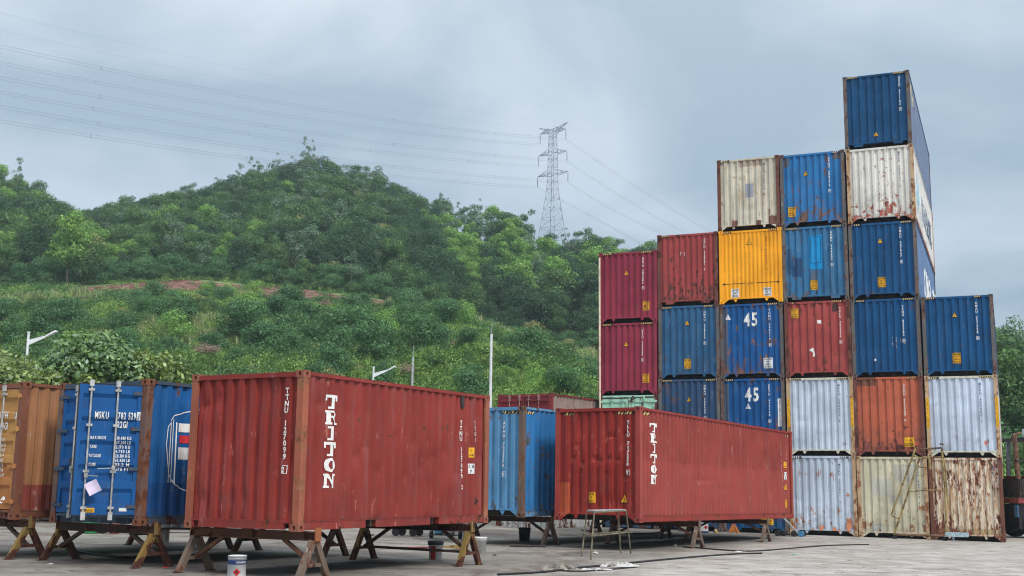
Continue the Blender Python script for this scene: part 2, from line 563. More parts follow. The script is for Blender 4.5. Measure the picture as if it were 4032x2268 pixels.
def place(name, me, mat, parent):
    o = bpy.data.objects.new(name, me)
    COL.objects.link(o)
    o.parent = parent
    if not me.materials: me.materials.append(None)
    o.material_slots[0].link = 'OBJECT'
    o.material_slots[0].material = mat
    return o

END_WAVE = (0.104, 0.024, 0.100, 0.050)
SIDE_WAVE = (0.080, 0.050, 0.080, 0.042)
FINE_WAVE = (0.062, 0.02, 0.058, 0.022)

def rand_dents(n, u0, u1, z0, z1, rg, dmax=0.026, low=False):
    out_ = []
    for _ in range(n):
        out_.append((rg.uniform(u0, u1), rg.uniform(z0, z1 if not low else (z0 + z1) / 2), rg.uniform(.08, .35), rg.uniform(.1, .4), rg.uniform(.3, 1) * dmax))
    return out_

def container(label, loc, rz, L, H, body, frame, sill='goose', end='blank', endwave=END_WAVE, seed=0, nz=12, sub=1,
              front_dents=(), side_dents=(), ndents=9, group=None, top_mat=None, side_mat=None, name='shipping_container', railmat=None, sidebot=None):
    t = empty(name, loc, rz, label, 'container', group)
    rg = random.Random(seed)
    railmat = railmat or body
    fd = list(front_dents) + rand_dents(ndents, .2, W - .2, .2, H - .2, rg)
    sdn = list(side_dents) + rand_dents(ndents * 2, .2, L - .2, .2, H - .2, rg)
    z0, z1 = (0.20 if sill == 'goose' else 0.165), H - 0.115
    F = Surf('front', .125, W - .125, endwave, L, dents=fd)
    Rt = Surf('right', .15, L - .15, SIDE_WAVE, L, dents=sdn)
    Lf = Surf('left', .15, L - .15, SIDE_WAVE, L)
    Bk = Surf('back', .125, W - .125, END_WAVE, L)
    if end == 'blank':
        link_mesh('end_panel', panel_mesh(F, z0 - .02, z1 + .01, nz, sub), body, t)
    link_mesh('side_panel', panel_mesh(Rt, 0.15, H - .055, nz, sub), side_mat or body, t)
    place('side_panel', shared(('left', L, H), lambda: panel_mesh(Lf, 0.15, H - .055, 1)), side_mat or body, t)
    place('end_panel', shared(('back', L, H), lambda: panel_mesh(Bk, 0.15, H - .09, 1)), body, t)
    for ix in (0, 1):
        for iy in (0, 1):
            for iz in (0, 1):
                c = place('corner_casting', CAST, frame, t)
                c.location = (0.081 - .004 if ix == 0 else W - .081 + .004, 0.089 - .004 if iy == 0 else L - .089 + .004, 0.059 if iz == 0 else H - .059)
            def post(ix=ix, iy=iy):
                mb = MB()
                x0, x1 = (0.002, 0.13) if ix == 0 else (W - .13, W - .002)
                y0, y1 = (0.004, 0.06) if iy == 0 else (L - .06, L - .004)
                mb.box(x0, x1, y0, y1, .118, H - .118)
                xa, xb = (0.004, 0.05) if ix == 0 else (W - .05, W - .004)
                ya, yb = (0.06, 0.155) if iy == 0 else (L - .155, L - .06)
                mb.box(xa, xb, ya, yb, .118, H - .118)
                return mb.mesh('corner_post')
            place('corner_post', shared(('post', ix, iy, L, H), post), frame, t)
    # front and rear rails
    def toprail():
        mb = MB(); mb.box(.158, W - .158, .008, .07, H - .105, H - .03); mb.box(.158, W - .158, .03, .2, H - .032, H - .022)
        return mb.mesh('top_rail')
    place('top_rail', shared(('tr', H), toprail), railmat, t)
    def reartop():
        mb = MB(); mb.box(.158, W - .158, L - .07, L - .008, H - .105, H - .03)
        return mb.mesh('top_rail')
    place('top_rail', shared(('rtr', L, H), reartop), railmat, t)
    def rearbot():
        mb = MB(); mb.box(.158, W - .158, L - .07, L - .008, .02, .16)
        return mb.mesh('bottom_rail')
    place('bottom_rail', shared(('rbr', L), rearbot), railmat, t)
    if sill == 'goose':
        def brail():
            mb = MB(); mb.box(.13, W - .13, .006, .075, .172, .215)
            return mb.mesh('bottom_rail')
        place('bottom_rail', shared('gbr', brail), railmat, t)
        def gus(sg):
            mb = MB()
            xa = .158 if sg > 0 else W - .158
            xb = xa + sg * .22
            vs = [(xa, .012, .172), (xb, .012, .172), (xa, .012, .02)] + [(xa, .028, .172), (xb, .028, .172), (xa, .028, .02)]
            mb.add(vs, [(0, 1, 2), (5, 4, 3), (0, 3, 4, 1), (1, 4, 5, 2), (2, 5, 3, 0)])
            return mb.mesh('gusset')
        for sg in (1, -1): place('gusset', shared(('gus', sg), lambda: gus(sg)), railmat, t)
        def lug(xc):
            mb = MB()
            pr = [(-.075, .172), (.075, .172), (.03, .075), (0, .055), (-.03, .075)]
            vs = [(xc + a, .014, b) for a, b in pr] + [(xc + a, .03, b) for a, b in pr]
            mb.add(vs, [(4, 3, 2, 1, 0), (5, 6, 7, 8, 9)] + [(i, (i + 1) % 5, 5 + (i + 1) % 5, 5 + i) for i in range(5)])
            return mb.mesh('lug')
        for xc in (.62, W - .62): place('lug', shared(('lug', xc), lambda: lug(xc)), railmat, t)
    elif sill == 'block':
        def brail():
            mb = MB(); mb.box(.13, W - .13, .006, .075, .172, .215)
            return mb.mesh('bottom_rail')
        place('bottom_rail', shared('gbr', brail), railmat, t)
        def blk(xc):
            mb = MB(); mb.box(xc - .17, xc + .17, .012, .06, .07, .172)
            return mb.mesh('lug')
        for xc in (.5, W - .5): place('lug', shared(('blk', xc), lambda: blk(xc)), railmat, t)
    else:
        def brail():
            mb = MB()
            mb.box(.158, W - .158, .006, .07, .128, .165)
            for a, b in ((.30, W - .30),): mb.box(a, b, .010, .07, .025, .128)
            mb.box(.158, .19, .010, .07, .025, .128); mb.box(W - .19, W - .158, .010, .07, .025, .128)
            return mb.mesh('bottom_rail')
        place('bottom_rail', shared('sbr', brail), railmat, t)
    # side rails
    def srail(ix):
        mb = MB(); x0, x1 = (0.004, 0.064) if ix == 0 else (W - .064, W - .004)
        mb.box(x0, x1, .17, L - .17, H - .078, H - .018)
        return mb.mesh('side_rail')
    for ix in (0, 1): place('side_rail', shared(('sr', ix, L, H), lambda: srail(ix)), railmat, t)
    def sbot(ix):
        mb = MB()
        s_ = (lambda x: x) if ix == 0 else (lambda x: W - x)
        def bx(a, b, c, d, e, f_):
            a, b = sorted((s_(a), s_(b))); mb.box(a, b, c, d, e, f_)
        if L < 7:
            segs = [(.17, L / 2 - 1.19), (L / 2 - .87, L / 2 + .87), (L / 2 + 1.19, L - .17)]
            for a, b in segs: bx(.012, .022, a, b, .03, .15)
            bx(.004, .05, .17, L - .17, .15, .163)
            for a, b in segs: bx(.004, .05, a, b, .018, .03)
            for yc in (L / 2 - 1.03, L / 2 + 1.03):
                bx(.012, 1.2, yc - .16, yc - .15, .032, .149); bx(.012, 1.2, yc + .15, yc + .16, .032, .149)
        else:
            bx(.012, .022, .17, L - .17, .03, .15); bx(.004, .05, .17, L - .17, .15, .163); bx(.004, .05, .17, L - .17, .018, .03)
        return mb.mesh('side_rail')
    for ix in (0, 1): place('side_rail', shared(('sb', ix, L), lambda: sbot(ix)), sidebot or railmat, t)
    def roof():
        mb = MB(); n = int(L / .2); y = .1
        pts = []
        for i in range(n):
            yy = .1 + (L - .2) * i / n; st_ = (L - .2) / n
            pts += [(yy, 0), (yy + st_ * .4, 0), (yy + st_ * .5, .018), (yy + st_ * .9, .018)]
        pts.append((L - .1, 0))
        vs = [(x, yy, H - .026 + z) for yy, z in pts for x in (.05, W - .05)]
        mb.add(vs, [(2 * i, 2 * i + 1, 2 * i + 3, 2 * i + 2) for i in range(len(pts) - 1)])
        return mb.mesh('roof_panel')
    place('roof_panel', shared(('roof', L, H), roof), top_mat or railmat, t)
    def floor():
        mb = MB(); mb.box(.03, W - .03, .08, L - .08, .152, .17)
        yy = .35
        while yy < L - .3:
            mb.box(.03, W - .03, yy, yy + .05, .03, .151); yy += .33
        return mb.mesh('floor_frame')
    place('floor_frame', shared(('floor', L), floor), M['steel_dark'], t)
    t.pop('x', None)
    return t, F, Rt

def stripes(surf_side, t, H, L, spots, mat=None):
    """black and yellow height stripes near the top corners"""
    for a, b in spots:
        s = Flat('front', .008, L) if surf_side == 'front' else Flat('right', .004, L)
        z0_, z1_ = (H - .098, H - .036) if surf_side == 'front' else (H - .072, H - .022)
        o = decal('hazard_stripe', [rect(a, b, z0_, z1_)], s, M['black_print'], t, off=0.004)
        q = []; x = a + .01; st_ = .075
        while x + st_ * .9 < b:
            q.append([(x, z0_ + .002), (x + .034, z0_ + .002), (x + .062, z1_ - .002), (x + .028, z1_ - .002)]); x += st_
        decal('stripe', q, s, mat or M['pale_yellow'], o, off=0.006)

def low_stripes(t, F, H, spots):
    for a, b in spots:
        z0_, z1_ = H - .195, H - .125
        o = decal('hazard_stripe', [rect(a, b, z0_, z1_)], F, M['black_print'], t, off=0.006)
        q = []; x = a + .01
        while x + .06 < b:
            q.append([(x, z0_ + .002), (x + .036, z0_ + .002), (x + .066, z1_ - .002), (x + .03, z1_ - .002)]); x += .08
        decal('stripe', q, F, M['pale_yellow'], o, off=0.009)

def code(t, F, txt, x=None, z=None, h=.085, pitch=.105, mat='white_print', sx=1.0, H=2.896, box_last=True):
    x = W * .81 if x is None else x
    z = H - .26 if z is None else z
    fl = [(F.U[k] + F.U[k + 1]) / 2 for k in range(len(F.U) - 1) if F.D[k] == 0 and F.D[k + 1] == 0 and F.U[k + 1] - F.U[k] > .09]
    if fl: x = min(fl, key=lambda q: abs(q - x))
    decal('lettering', text_polys(txt, x, z, h, sx, True, pitch), F, M[mat], t, off=0.012)
    if box_last:
        i = len(txt) - 1
        zc = z - h / 2 - i * pitch; hw, hh, tk = h * .5, h * .66, .01
        fr = [rect(x - hw - tk, x + hw + tk, zc + hh, zc + hh + tk), rect(x - hw - tk, x + hw + tk, zc - hh - tk, zc - hh),
              rect(x - hw - tk, x - hw, zc - hh, zc + hh), rect(x + hw, x + hw + tk, zc - hh, zc + hh)]
        decal('number_frame', fr, F, M[mat], t, off=0.012)

def triangle(t, F, x, z, s=.2, mat='yellow_sticker', edge='black_print'):
    o = decal('warning_triangle', [[(x - s / 2, z), (x + s / 2, z), (x, z + s * .98)]], F, M[edge], t, off=0.006)
    k = .78 if edge == 'black_print' else .999
    decal('triangle_face', [[(x - s / 2 * k, z + s * .09), (x + s / 2 * k, z + s * .09), (x, z + s * .09 + s * .8)]], F, M[mat], o, off=0.009)
    decal('symbol', [[(x - .012, z + s * .22), (x + .016, z + s * .22), (x + .006, z + s * .45), (x + .02, z + s * .45), (x - .004, z + s * .66), (x - .014, z + s * .38)]], F, M['ochre_print' if mat == 'yellow_sticker' else 'dark_print'], o, off=0.012)

def sticker(t, F, x, z, w_=.27, h_=.34, mat='yellow_sticker', lines=('CAUTION', "9'6\"", 'HIGH', 'CONTAINER'), name='caution_sticker', ink='black_print'):
    o = decal(name, [rect(x - w_ / 2, x + w_ / 2, z, z + h_)], F, M[mat], t, off=0.006)
    n = len(lines); q = []
    for i, ln in enumerate(lines):
        lh = h_ / n * .62
        tw = sum(glyph_polys(c)[1] + .12 for c in ln)
        sx = min(.85, (w_ * .88) / (tw * lh / .73))
        q += text_polys(ln, x, z + h_ - (i + .82) * h_ / n, lh, sx, align='centre')
    decal('lettering', q, F, M[ink], o, off=0.009)
    return o

# ------------------------------------------------------------------ door end of a container
def door_end(t, H, L, leafmat, rodmat, framemat, ajar=0.0, textfn=None, hingemat=None, rods=((.22, .80), (.30, .86))):
    """two door leaves with pressed-in bands, lock rods, cams, handles, hinges, sill and header"""
    zb, zt = .19, H - .13
    hingemat = hingemat or leafmat
    for side in (0, 1):
        lw = (W - 2 * .135) / 2 - .006
        leaf = empty('door', ((.135 if side == 0 else W - .135), .02, 0), 0)
        leaf.parent = t
        if side == 1: leaf.rotation_euler = (0, 0, ajar)
        sx = 1 if side == 0 else -1
        # local x runs from the hinge inwards
        def X(u): return sx * u
        mb = MB()
        n = 5; fr = .075
        zs = [(zb, 0), (zb + .10, 0)]
        hh = (zt - zb - .2) / n
        for i in range(n):
            a = zb + .10 + i * hh
            zs += [(a + .06, 0), (a + .075, .038), (a + hh - .13, .038), (a + hh - .06, 0)]
        zs += [(zt - .1, 0), (zt, 0)]
        us = [0, fr, fr + .001, lw - fr - .001, lw - fr, lw]
        def dep(i, d): return 0 if i in (0, 1, 4, 5) else d
        vs = [(X(u), dep(i, d), z) for z, d in zs for i, u in enumerate(us)]
        k = len(us); fs = []
        for j in range(len(zs) - 1):
            for i in range(k - 1):
                q = (j * k + i, j * k + i + 1, (j + 1) * k + i + 1, (j + 1) * k + i)
                fs.append(q if sx > 0 else q[::-1])
        mb.add(vs, fs)
        mb.add([(X(0), 0, zb), (X(lw), 0, zb), (X(lw), .05, zb), (X(0), .05, zb), (X(0), 0, zt), (X(lw), 0, zt), (X(lw), .05, zt), (X(0), .05, zt)],
               [(0, 1, 2, 3), (4, 5, 6, 7), (0, 3, 7, 4), (1, 2, 6, 5), (3, 2, 6, 7)])
        mb.build('door_leaf', leafmat, leaf)
        g_ = MB()
        g_.bar((X(lw + .002), .012, zb - .01), (X(lw + .002), .012, zt + .01), .022, .03)
        g_.bar((X(-.008), .02, zb), (X(-.008), .02, zt), .02, .02)
        g_.bar((X(0), .012, zt + .008), (X(lw), .012, zt + .008), .03, .02)
        g_.build('gasket', M['rubber'], leaf)
        for ri, ru in enumerate(rods):
            u = .425 + .45 * ri
            rod = MB()
            rod.tube([(X(u), -.035, zb - .09), (X(u), -.035, H - .05)], .017, 8)
            ro = rod.build('lock_rod', rodmat, leaf)
            br = MB()
            for zc in (zb + .12, zb + .75, zb + 1.55, zt - .1):
                br.box(min(X(u - .05), X(u + .05)), max(X(u - .05), X(u + .05)), -.058, -.001, zc - .022, zc + .022)
            br.build('rod_bracket', rodmat, ro)
            cm = MB(); cm2 = MB()
            cm.box(min(X(u - .035), X(u + .04)), max(X(u - .035), X(u + .04)), -.06, -.012, zb - .09, zb + .05)
            cm2.box(min(X(u - .035), X(u + .04)), max(X(u - .035), X(u + .04)), -.06, -.012, zt - .04, H - .06)
            cm.build('cam', rodmat, ro); cm2.build('cam', rodmat, ro)
            hd = MB()
            zc = 1.0 - .13 * ri
            hd.bar((X(u), -.07, zc), (X(u + (.27 if ri == 0 else -.2)), -.07, zc - .015), .03, .014)
            hd.box(min(X(u - .03), X(u + .03)), max(X(u - .03), X(u + .03)), -.075, -.03, zc - .04, zc + .04)
            hd.build('handle', rodmat, ro)
        for zc in (zb + .14, zb + .80, zb + 1.5, zt - .14):
            hg = MB()
            hg.box(min(X(-.012), X(.16)), max(X(-.012), X(.16)), -.03, -.001, zc - .03, zc + .03)
            hg.tube([(X(-.02), -.018, zc - .05), (X(-.02), -.018, zc + .05)], .022, 8)
            hg.box(min(X(-.10), X(-.02)), max(X(-.10), X(-.02)), -.028, -.018, zc - .035, zc + .035)
            hg.build('hinge', hingemat, leaf)
        if textfn: textfn(side, leaf, lw, X, zb, zt)
    mb = MB()
    mb.box(.158, W - .158, .004, .09, H - .12, H - .025)
    mb.build('door_header', framemat, t)
    mb = MB()
    mb.box(.158, W - .158, .004, .09, .13, .175)
    for a, b in ((.30, .62), (.72, 1.0), (1.09, 1.34), (1.43, 1.72), (1.82, 2.13)):
        mb.box(a, b, .010, .08, .03, .13)
    mb.build('door_sill', framemat, t)
    mb = MB(); mb.box(.135, W - .135, .075, .085, .176, H - .121)
    mb.build('door_backing', M['rubber'], t)

# ------------------------------------------------------------------ trestles
def trestle(label, t_loc, rz, yl, h, mats, tie=False, group='steel trestles carrying containers', capmat=None):
    """A-frame support: beam across the container with two splayed legs at each end, knee braces"""
    beam_m, leg_m = mats
    c, s_ = math.cos(rz), math.sin(rz)
    base = Vector((t_loc[0] - s_ * yl, t_loc[1] + c * yl, 0))
    g0 = gz(*(base + Vector((c * W / 2, s_ * W / 2, 0))).xy)
    t = empty('trestle', (base.x, base.y, g0), rz, label, 'trestle', group)
    gl = gz(base.x, base.y) - g0
    gr_ = gz(base.x + c * W, base.y + s_ * W) - g0
    top = h - g0
    b = MB()
    b.box(-.12, W + .14, -.065, .065, top - .022, top - .002); b.box(-.12, W + .14, -.065, .065, top - .15, top - .13)
    b.box(-.12, W + .14, -.012, .012, top - .13, top - .022)
    b.build('beam', beam_m, t)
    for xe, gg in ((-.02, gl), (W + .08, gr_)):
        k = MB(); k.box(xe - .06, xe + .06, -.085, .085, top - .151 - .02, top - .151)
        k.box(xe - .012 + (.075 if xe > 1 else -.075), xe + .012 + (.075 if xe > 1 else -.075), -.07, .07, top - .15, top + .06)
        k.build('bracket', capmat or leg_m, t)
        for sy in (-1, 1):
            l = MB(); l.bar((xe, sy * .04, top - .16), (xe, sy * .38, gg + .0), .11, .085, up=(1, 0, 0))
            l.build('leg', leg_m, t)
            f_ = MB(); f_.box(xe - .055, xe + .055, sy * .40 - .06, sy * .40 + .06, gg + .001, gg + .02)
            f_.build('foot', beam_m, t)
        z = gg + .24
        f = MB(); yy = .40 - (z - gg) / (top - .16 - gg) * .36
        f.bar((xe, -yy, z), (xe, yy, z), .05, .06); f.build('cross_bar', leg_m, t)
        inn = 1 if xe < 1 else -1
        d = MB(); d.bar((xe + inn * .62, 0, top - .14), (xe, 0, gg + .25), .06, .06); d.build('brace', beam_m, t)
    if tie:
        d = MB(); d.bar((-.02, .0, gl + .26), (W + .06, .0, gr_ + .26), .05, .05); d.build('tie_bar', beam_m, t)
    return t

TW = paint('trestle_rust', (0.13, 0.06, 0.035), rust=.4, bleed=.4, scuff=.25, H=.8, bottom=.2, rough=.7)
TD = paint('trestle_dark', (0.075, 0.05, 0.04), rust=.35, bleed=.2, scuff=.2, H=.8, bottom=.3, rough=.75)
TO = paint('trestle_orange', (0.36, 0.13, 0.05), rust=.25, bleed=.3, scuff=.6, H=.8, bottom=.3, rough=.65, scuffcol=(.5, .42, .32))
TY = paint('trestle_yellow', (0.24, 0.16, 0.045), rust=.55, bleed=.3, scuff=.35, H=.8, bottom=.3, rough=.6)
TG = paint('trestle_grey', (0.15, 0.11, 0.085), rust=.3, bleed=.3, scuff=.5, H=.8, bottom=.3, rough=.7)

# ------------------------------------------------------------------ yard ground
def ground_mat():
    ma, t, o = new_mat('yard_concrete')
    g = G(t)
    b = g.n('ShaderNodeBsdfPrincipled')
    b.inputs['Specular IOR Level'].default_value = 0.25
    P = g.n('ShaderNodeTexCoord').outputs['Object']
    c = g.mix(g.step(g.noise(P, .22, 5, .6), .3, .7), (.18, .168, .15), (.35, .33, .30))
    c = g.mix(g.math('MULTIPLY', g.step(g.noise(P, 1.3, 6, .65), .45, .62), .6), c, (.16, .14, .12))
    c = g.mix(g.math('MULTIPLY', g.step(g.noise(P, .55, 5, .6, dist=.6), .50, .62), .75), c, (.13, .10, .085))
    c = g.mix(g.math('MULTIPLY', g.step(g.noise(P, 7.0, 6, .75), .54, .68), .5), c, (.15, .13, .11))
    c = g.mix(g.math('MULTIPLY', g.step(g.noise(g.vmul(P, (1, 1, 1), (31, 8, 0)), .9, 6, .7, dist=1.0), .61, .66), .8), c, (.06, .05, .048))
    # working area under and round the trestles is dirtier than the open yard towards the right; base tone also carries shade under the containers
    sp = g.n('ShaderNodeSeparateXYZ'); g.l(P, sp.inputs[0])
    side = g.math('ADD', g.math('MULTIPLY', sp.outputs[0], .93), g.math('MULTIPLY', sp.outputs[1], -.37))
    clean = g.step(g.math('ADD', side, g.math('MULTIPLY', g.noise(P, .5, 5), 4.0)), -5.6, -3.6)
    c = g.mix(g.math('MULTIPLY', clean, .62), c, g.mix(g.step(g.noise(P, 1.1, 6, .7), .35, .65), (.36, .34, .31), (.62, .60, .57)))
    vo = g.n('ShaderNodeTexVoronoi', feature='DISTANCE_TO_EDGE'); vo.inputs['Scale'].default_value = .23
    wv = g.n('ShaderNodeVectorMath', operation='MULTIPLY_ADD'); g.l(g.noise(P, .8, 4, .6, out='Color'), wv.inputs[0]); wv.inputs[1].default_value = (1.2, 1.2, 0); g.l(P, wv.inputs[2]); g.l(wv.outputs[0], vo.inputs['Vector'])
    c = g.mix(g.math('MULTIPLY', g.math('SUBTRACT', 1.0, g.step(vo.outputs['Distance'], .001, .006)), .45), c, (.10, .09, .08))
    ty = g.noise(g.vmul(P, (.35, 2.6, 1), (4, 2, 0)), 1.3, 5, .65)
    c = g.mix(g.math('MULTIPLY', g.step(ty, .52, .62), .5), c, (.12, .105, .09))
    dr_ = g.noise(g.vmul(P, (1, 1, 1), (3, 71, 0)), 2.4, 6, .7)
    c = g.mix(g.math('MULTIPLY', g.step(dr_, .60, .64), .75), c, (.09, .065, .05))
    n5 = g.noise(P, 30, 4, .7)
    c = g.mix(g.math('MULTIPLY', g.step(n5, .4, .7), .35), c, (.12, .105, .09))
    g.l(c, b.inputs['Base Color'])
    b.inputs['Roughness'].default_value = .85
    g.l(g.math('MULTIPLY_ADD', g.step(g.noise(P, .4, 4), .4, .6), .3, .6), b.inputs['Roughness'])
    bp = g.n('ShaderNodeBump'); bp.inputs['Strength'].default_value = .5; bp.inputs['Distance'].default_value = .02
    g.l(g.noise(P, 7, 6, .65), bp.inputs['Height']); g.l(bp.outputs[0], b.inputs['Normal'])
    g.l(b.outputs[0], o.inputs[0])
    return ma
mb = MB()
xs = [-900, -300, -60, -40, -20, 0, 20, 40, 60, 300, 900]; ys = [-300, -60, -20, 0, 20, 40, 60, 80, 90, 200, 900]
mb.add([(x, y, gz(x, y)) for y in ys for x in xs], [(j * 11 + i, j * 11 + i + 1, j * 11 + i + 12, j * 11 + i + 11) for j in range(10) for i in range(10)])
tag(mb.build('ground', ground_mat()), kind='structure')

# ------------------------------------------------------------------ hillside
def zof(px, py, d):
    """height of a point at depth d seen at px, py given in 2576-wide photo coordinates"""
    return at(px * 1.5652, py * 1.5652, d).z
# column: (d1,y1) lower slope, (d2,y2) edge of the bare strip or spur crest, (d3,y3) back of strip, (d4,y4) mid forest, (d5,y5) ridge ground, fall
COLS = {
    -700: ((110, 930), (165, 766), (180, 734), (230, 600), (290, 480)),
    -200: ((110, 920), (165, 756), (180, 726), (230, 590), (290, 440)),
    0: ((112, 915), (168, 754), (182, 724), (232, 610), (290, 508)),
    90: ((112, 912), (168, 752), (182, 722), (234, 640), (292, 560)),
    170: ((112, 910), (170, 751), (184, 718), (236, 665), (295, 600)),
    330: ((112, 905), (172, 745), (186, 710), (240, 640), (300, 572)),
    500: ((112, 905), (174, 749), (188, 714), (245, 625), (305, 535)),
    640: ((112, 905), (175, 755), (188, 722), (248, 612), (310, 500)),
    770: ((112, 900), (174, 765), (187, 732), (250, 600), (315, 462)),
    870: ((112, 900), (172, 775), (185, 742), (250, 612), (315, 485)),
    960: ((112, 900), (168, 787), (182, 755), (248, 640), (310, 520)),
    1050: ((110, 905), (160, 790), (186, 805), (244, 670), (305, 560)),
    1130: ((105, 915), (152, 800), (188, 840), (240, 700), (295, 592)),
    1220: ((100, 925), (142, 832), (188, 872), (232, 730), (275, 612)),
    1300: ((98, 940), (132, 866), (186, 880), (226, 745), (260, 622)),
    1400: ((95, 960), (122, 925), (184, 886), (222, 760), (256, 642)),
    1500: ((92, 990), (112, 975), (180, 890), (218, 772), (252, 668)),
    1700: ((92, 1010), (110, 1000), (178, 905), (216, 800), (255, 705)),
    2000: ((90, 1100), (108, 1085), (170, 1000), (210, 930), (250, 870)),
    2380: ((86, 1120), (100, 1095), (140, 1010), (180, 930), (230, 832)),
    2460: ((84, 1140), (98, 1110), (130, 1040), (165, 985), (215, 915)),
    2560: ((78, 1160), (92, 1140), (120, 1070), (150, 1020), (200, 950)),
    2900: ((78, 1160), (92, 1140), (120, 1070), (150, 1020), (200, 945)),
    3300: ((78, 1160), (92, 1140), (120, 1070), (150, 1020), (200, 945)),
}
ckeys = sorted(COLS)
D0 = 74.0
def col_profile(px):
    px = max(ckeys[0], min(ckeys[-1], px))
    for a, b in zip(ckeys, ckeys[1:]):
        if a <= px <= b: break
    f = (px - a) / (b - a); f = f * f * (3 - 2 * f) if False else f
    ds, zs = [D0 - 8, D0], [-0.9, 0.15]
    for (d_a, y_a), (d_b, y_b) in zip(COLS[a], COLS[b]):
        ds.append(d_a + (d_b - d_a) * f); zs.append((1 - f) * zof(a, y_a, d_a) + f * zof(b, y_b, d_b))
    ds += [ds[-1] + 35, ds[-1] + 160]; zs += [zs[-1] - 4, zs[-1] - 60]
    return ds, zs
_wn = [(rng.uniform(0, 6.28), rng.uniform(0, 6.28), s_) for s_ in (.05, .09, .16, .3)]
def wob(x, y):
    return sum(math.sin(x * s_ + a + 1.3 * math.sin(y * s_ * .7 + b)) * math.sin(y * s_ * 1.1 + b) / (i + 1) for i, (a, b, s_) in enumerate(_wn))
_hc = {}
def hill_z(x, y):
    px = (x / y * FPX + 2016) / 1.5652
    k = round(px / 6)
    if k not in _hc: _hc[k] = col_profile(k * 6)
    ds, zs = _hc[k]
    z = float(np.interp(y, ds, zs))
    if y > D0:
        am = min(1, (y - D0) / 20)
        z += wob(x, y) * (.8 if y < ds[4] else .6) * am
        if y < ds[3]:                                   # old orchard terraces
            z += am * .55 * math.sin(z * 1.15 + .3 * math.sin(x * .05)) if z < 26 else 0
    return z
UA = [(-0.80 + 1.75 * i / 200) for i in range(201)]
dd = list(np.linspace(66, 200, 68)) + list(np.linspace(203, 340, 46)) + [350, 370, 400, 450, 520]
vs, fs, soil, wood = [], [], [], []
for y in dd:
    for u in UA:
        x = u * y
        vs.append((x, y, hill_z(x, y)))
        px = (u * FPX + 2016) / 1.5652
        ds, zs = _hc[round(px / 6)] if round(px / 6) in _hc else col_profile(px)
        c_ = (ds[3] + ds[4]) / 2 + 1.5; hw_ = 6.0 + 2 * math.sin(px * .02)
        sl = 0.0
        if 180 < px < 1060: sl = max(0, 1.25 - abs(y - c_) / hw_)
        elif 1180 < px < 1560: sl = max(0, 1 - abs(y - (ds[4] - 4)) / 9.0)
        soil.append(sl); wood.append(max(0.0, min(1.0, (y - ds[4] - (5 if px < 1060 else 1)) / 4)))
nU = len(UA)
for j in range(len(dd) - 1):
    for i in range(nU - 1):
        fs.append((j * nU + i, j * nU + i + 1, (j + 1) * nU + i + 1, (j + 1) * nU + i))
me = bpy.data.meshes.new('hill'); me.from_pydata(vs, [], fs)
at_ = me.attributes.new('soil', 'FLOAT', 'POINT'); at_.data.foreach_set('value', soil)
at_ = me.attributes.new('wood', 'FLOAT', 'POINT'); at_.data.foreach_set('value', wood)
me.polygons.foreach_set('use_smooth', [True] * len(fs))
def hill_mat():
    ma, t, o = new_mat('hill_ground')
    g = G(t); b = g.n('ShaderNodeBsdfPrincipled'); b.inputs['Roughness'].default_value = .95; b.inputs['Specular IOR Level'].default_value = .1
    P = g.n('ShaderNodeTexCoord').outputs['Object']
    c = g.mix(g.step(g.noise(P, .12, 6, .65), .35, .65), (.10, .17, .06), (.22, .31, .12))
    c = g.mix(g.math('MULTIPLY', g.step(g.noise(P, .5, 6, .7), .5, .7), .6), c, (.17, .17, .085))
    c = g.mix(g.math('MULTIPLY', g.step(g.noise(P, 1.6, 5, .7), .5, .7), .6), c, (.02, .035, .015))
    aw = g.n('ShaderNodeAttribute'); aw.attribute_name = 'wood'      # leaf litter and low growth, darkened to paint the shaded gaps between the trees
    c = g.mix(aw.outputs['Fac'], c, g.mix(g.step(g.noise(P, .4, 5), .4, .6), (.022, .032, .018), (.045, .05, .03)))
    a = g.n('ShaderNodeAttribute'); a.attribute_name = 'soil'
    so = g.mix(g.step(g.noise(P, .6, 5, .7), .42, .62), (.13, .062, .05), (.27, .17, .13))
    f = g.step(g.math('ADD', a.outputs['Fac'], g.math('MULTIPLY', g.math('SUBTRACT', g.noise(P, .25, 5, .7), .5), 1.1)), .12, .28)
    c = g.mix(f, c, so)
    g.l(c, b.inputs['Base Color'])
    bp = g.n('ShaderNodeBump'); bp.inputs['Strength'].default_value = .9; bp.inputs['Distance'].default_value = .5
    g.l(g.noise(P, .9, 6, .7), bp.inputs['Height']); g.l(bp.outputs[0], b.inputs['Normal'])
    g.l(b.outputs[0], o.inputs[0]); return ma
me.materials.append(hill_mat())
hill = bpy.data.objects.new('hill', me); COL.objects.link(hill); tag(hill, kind='structure')

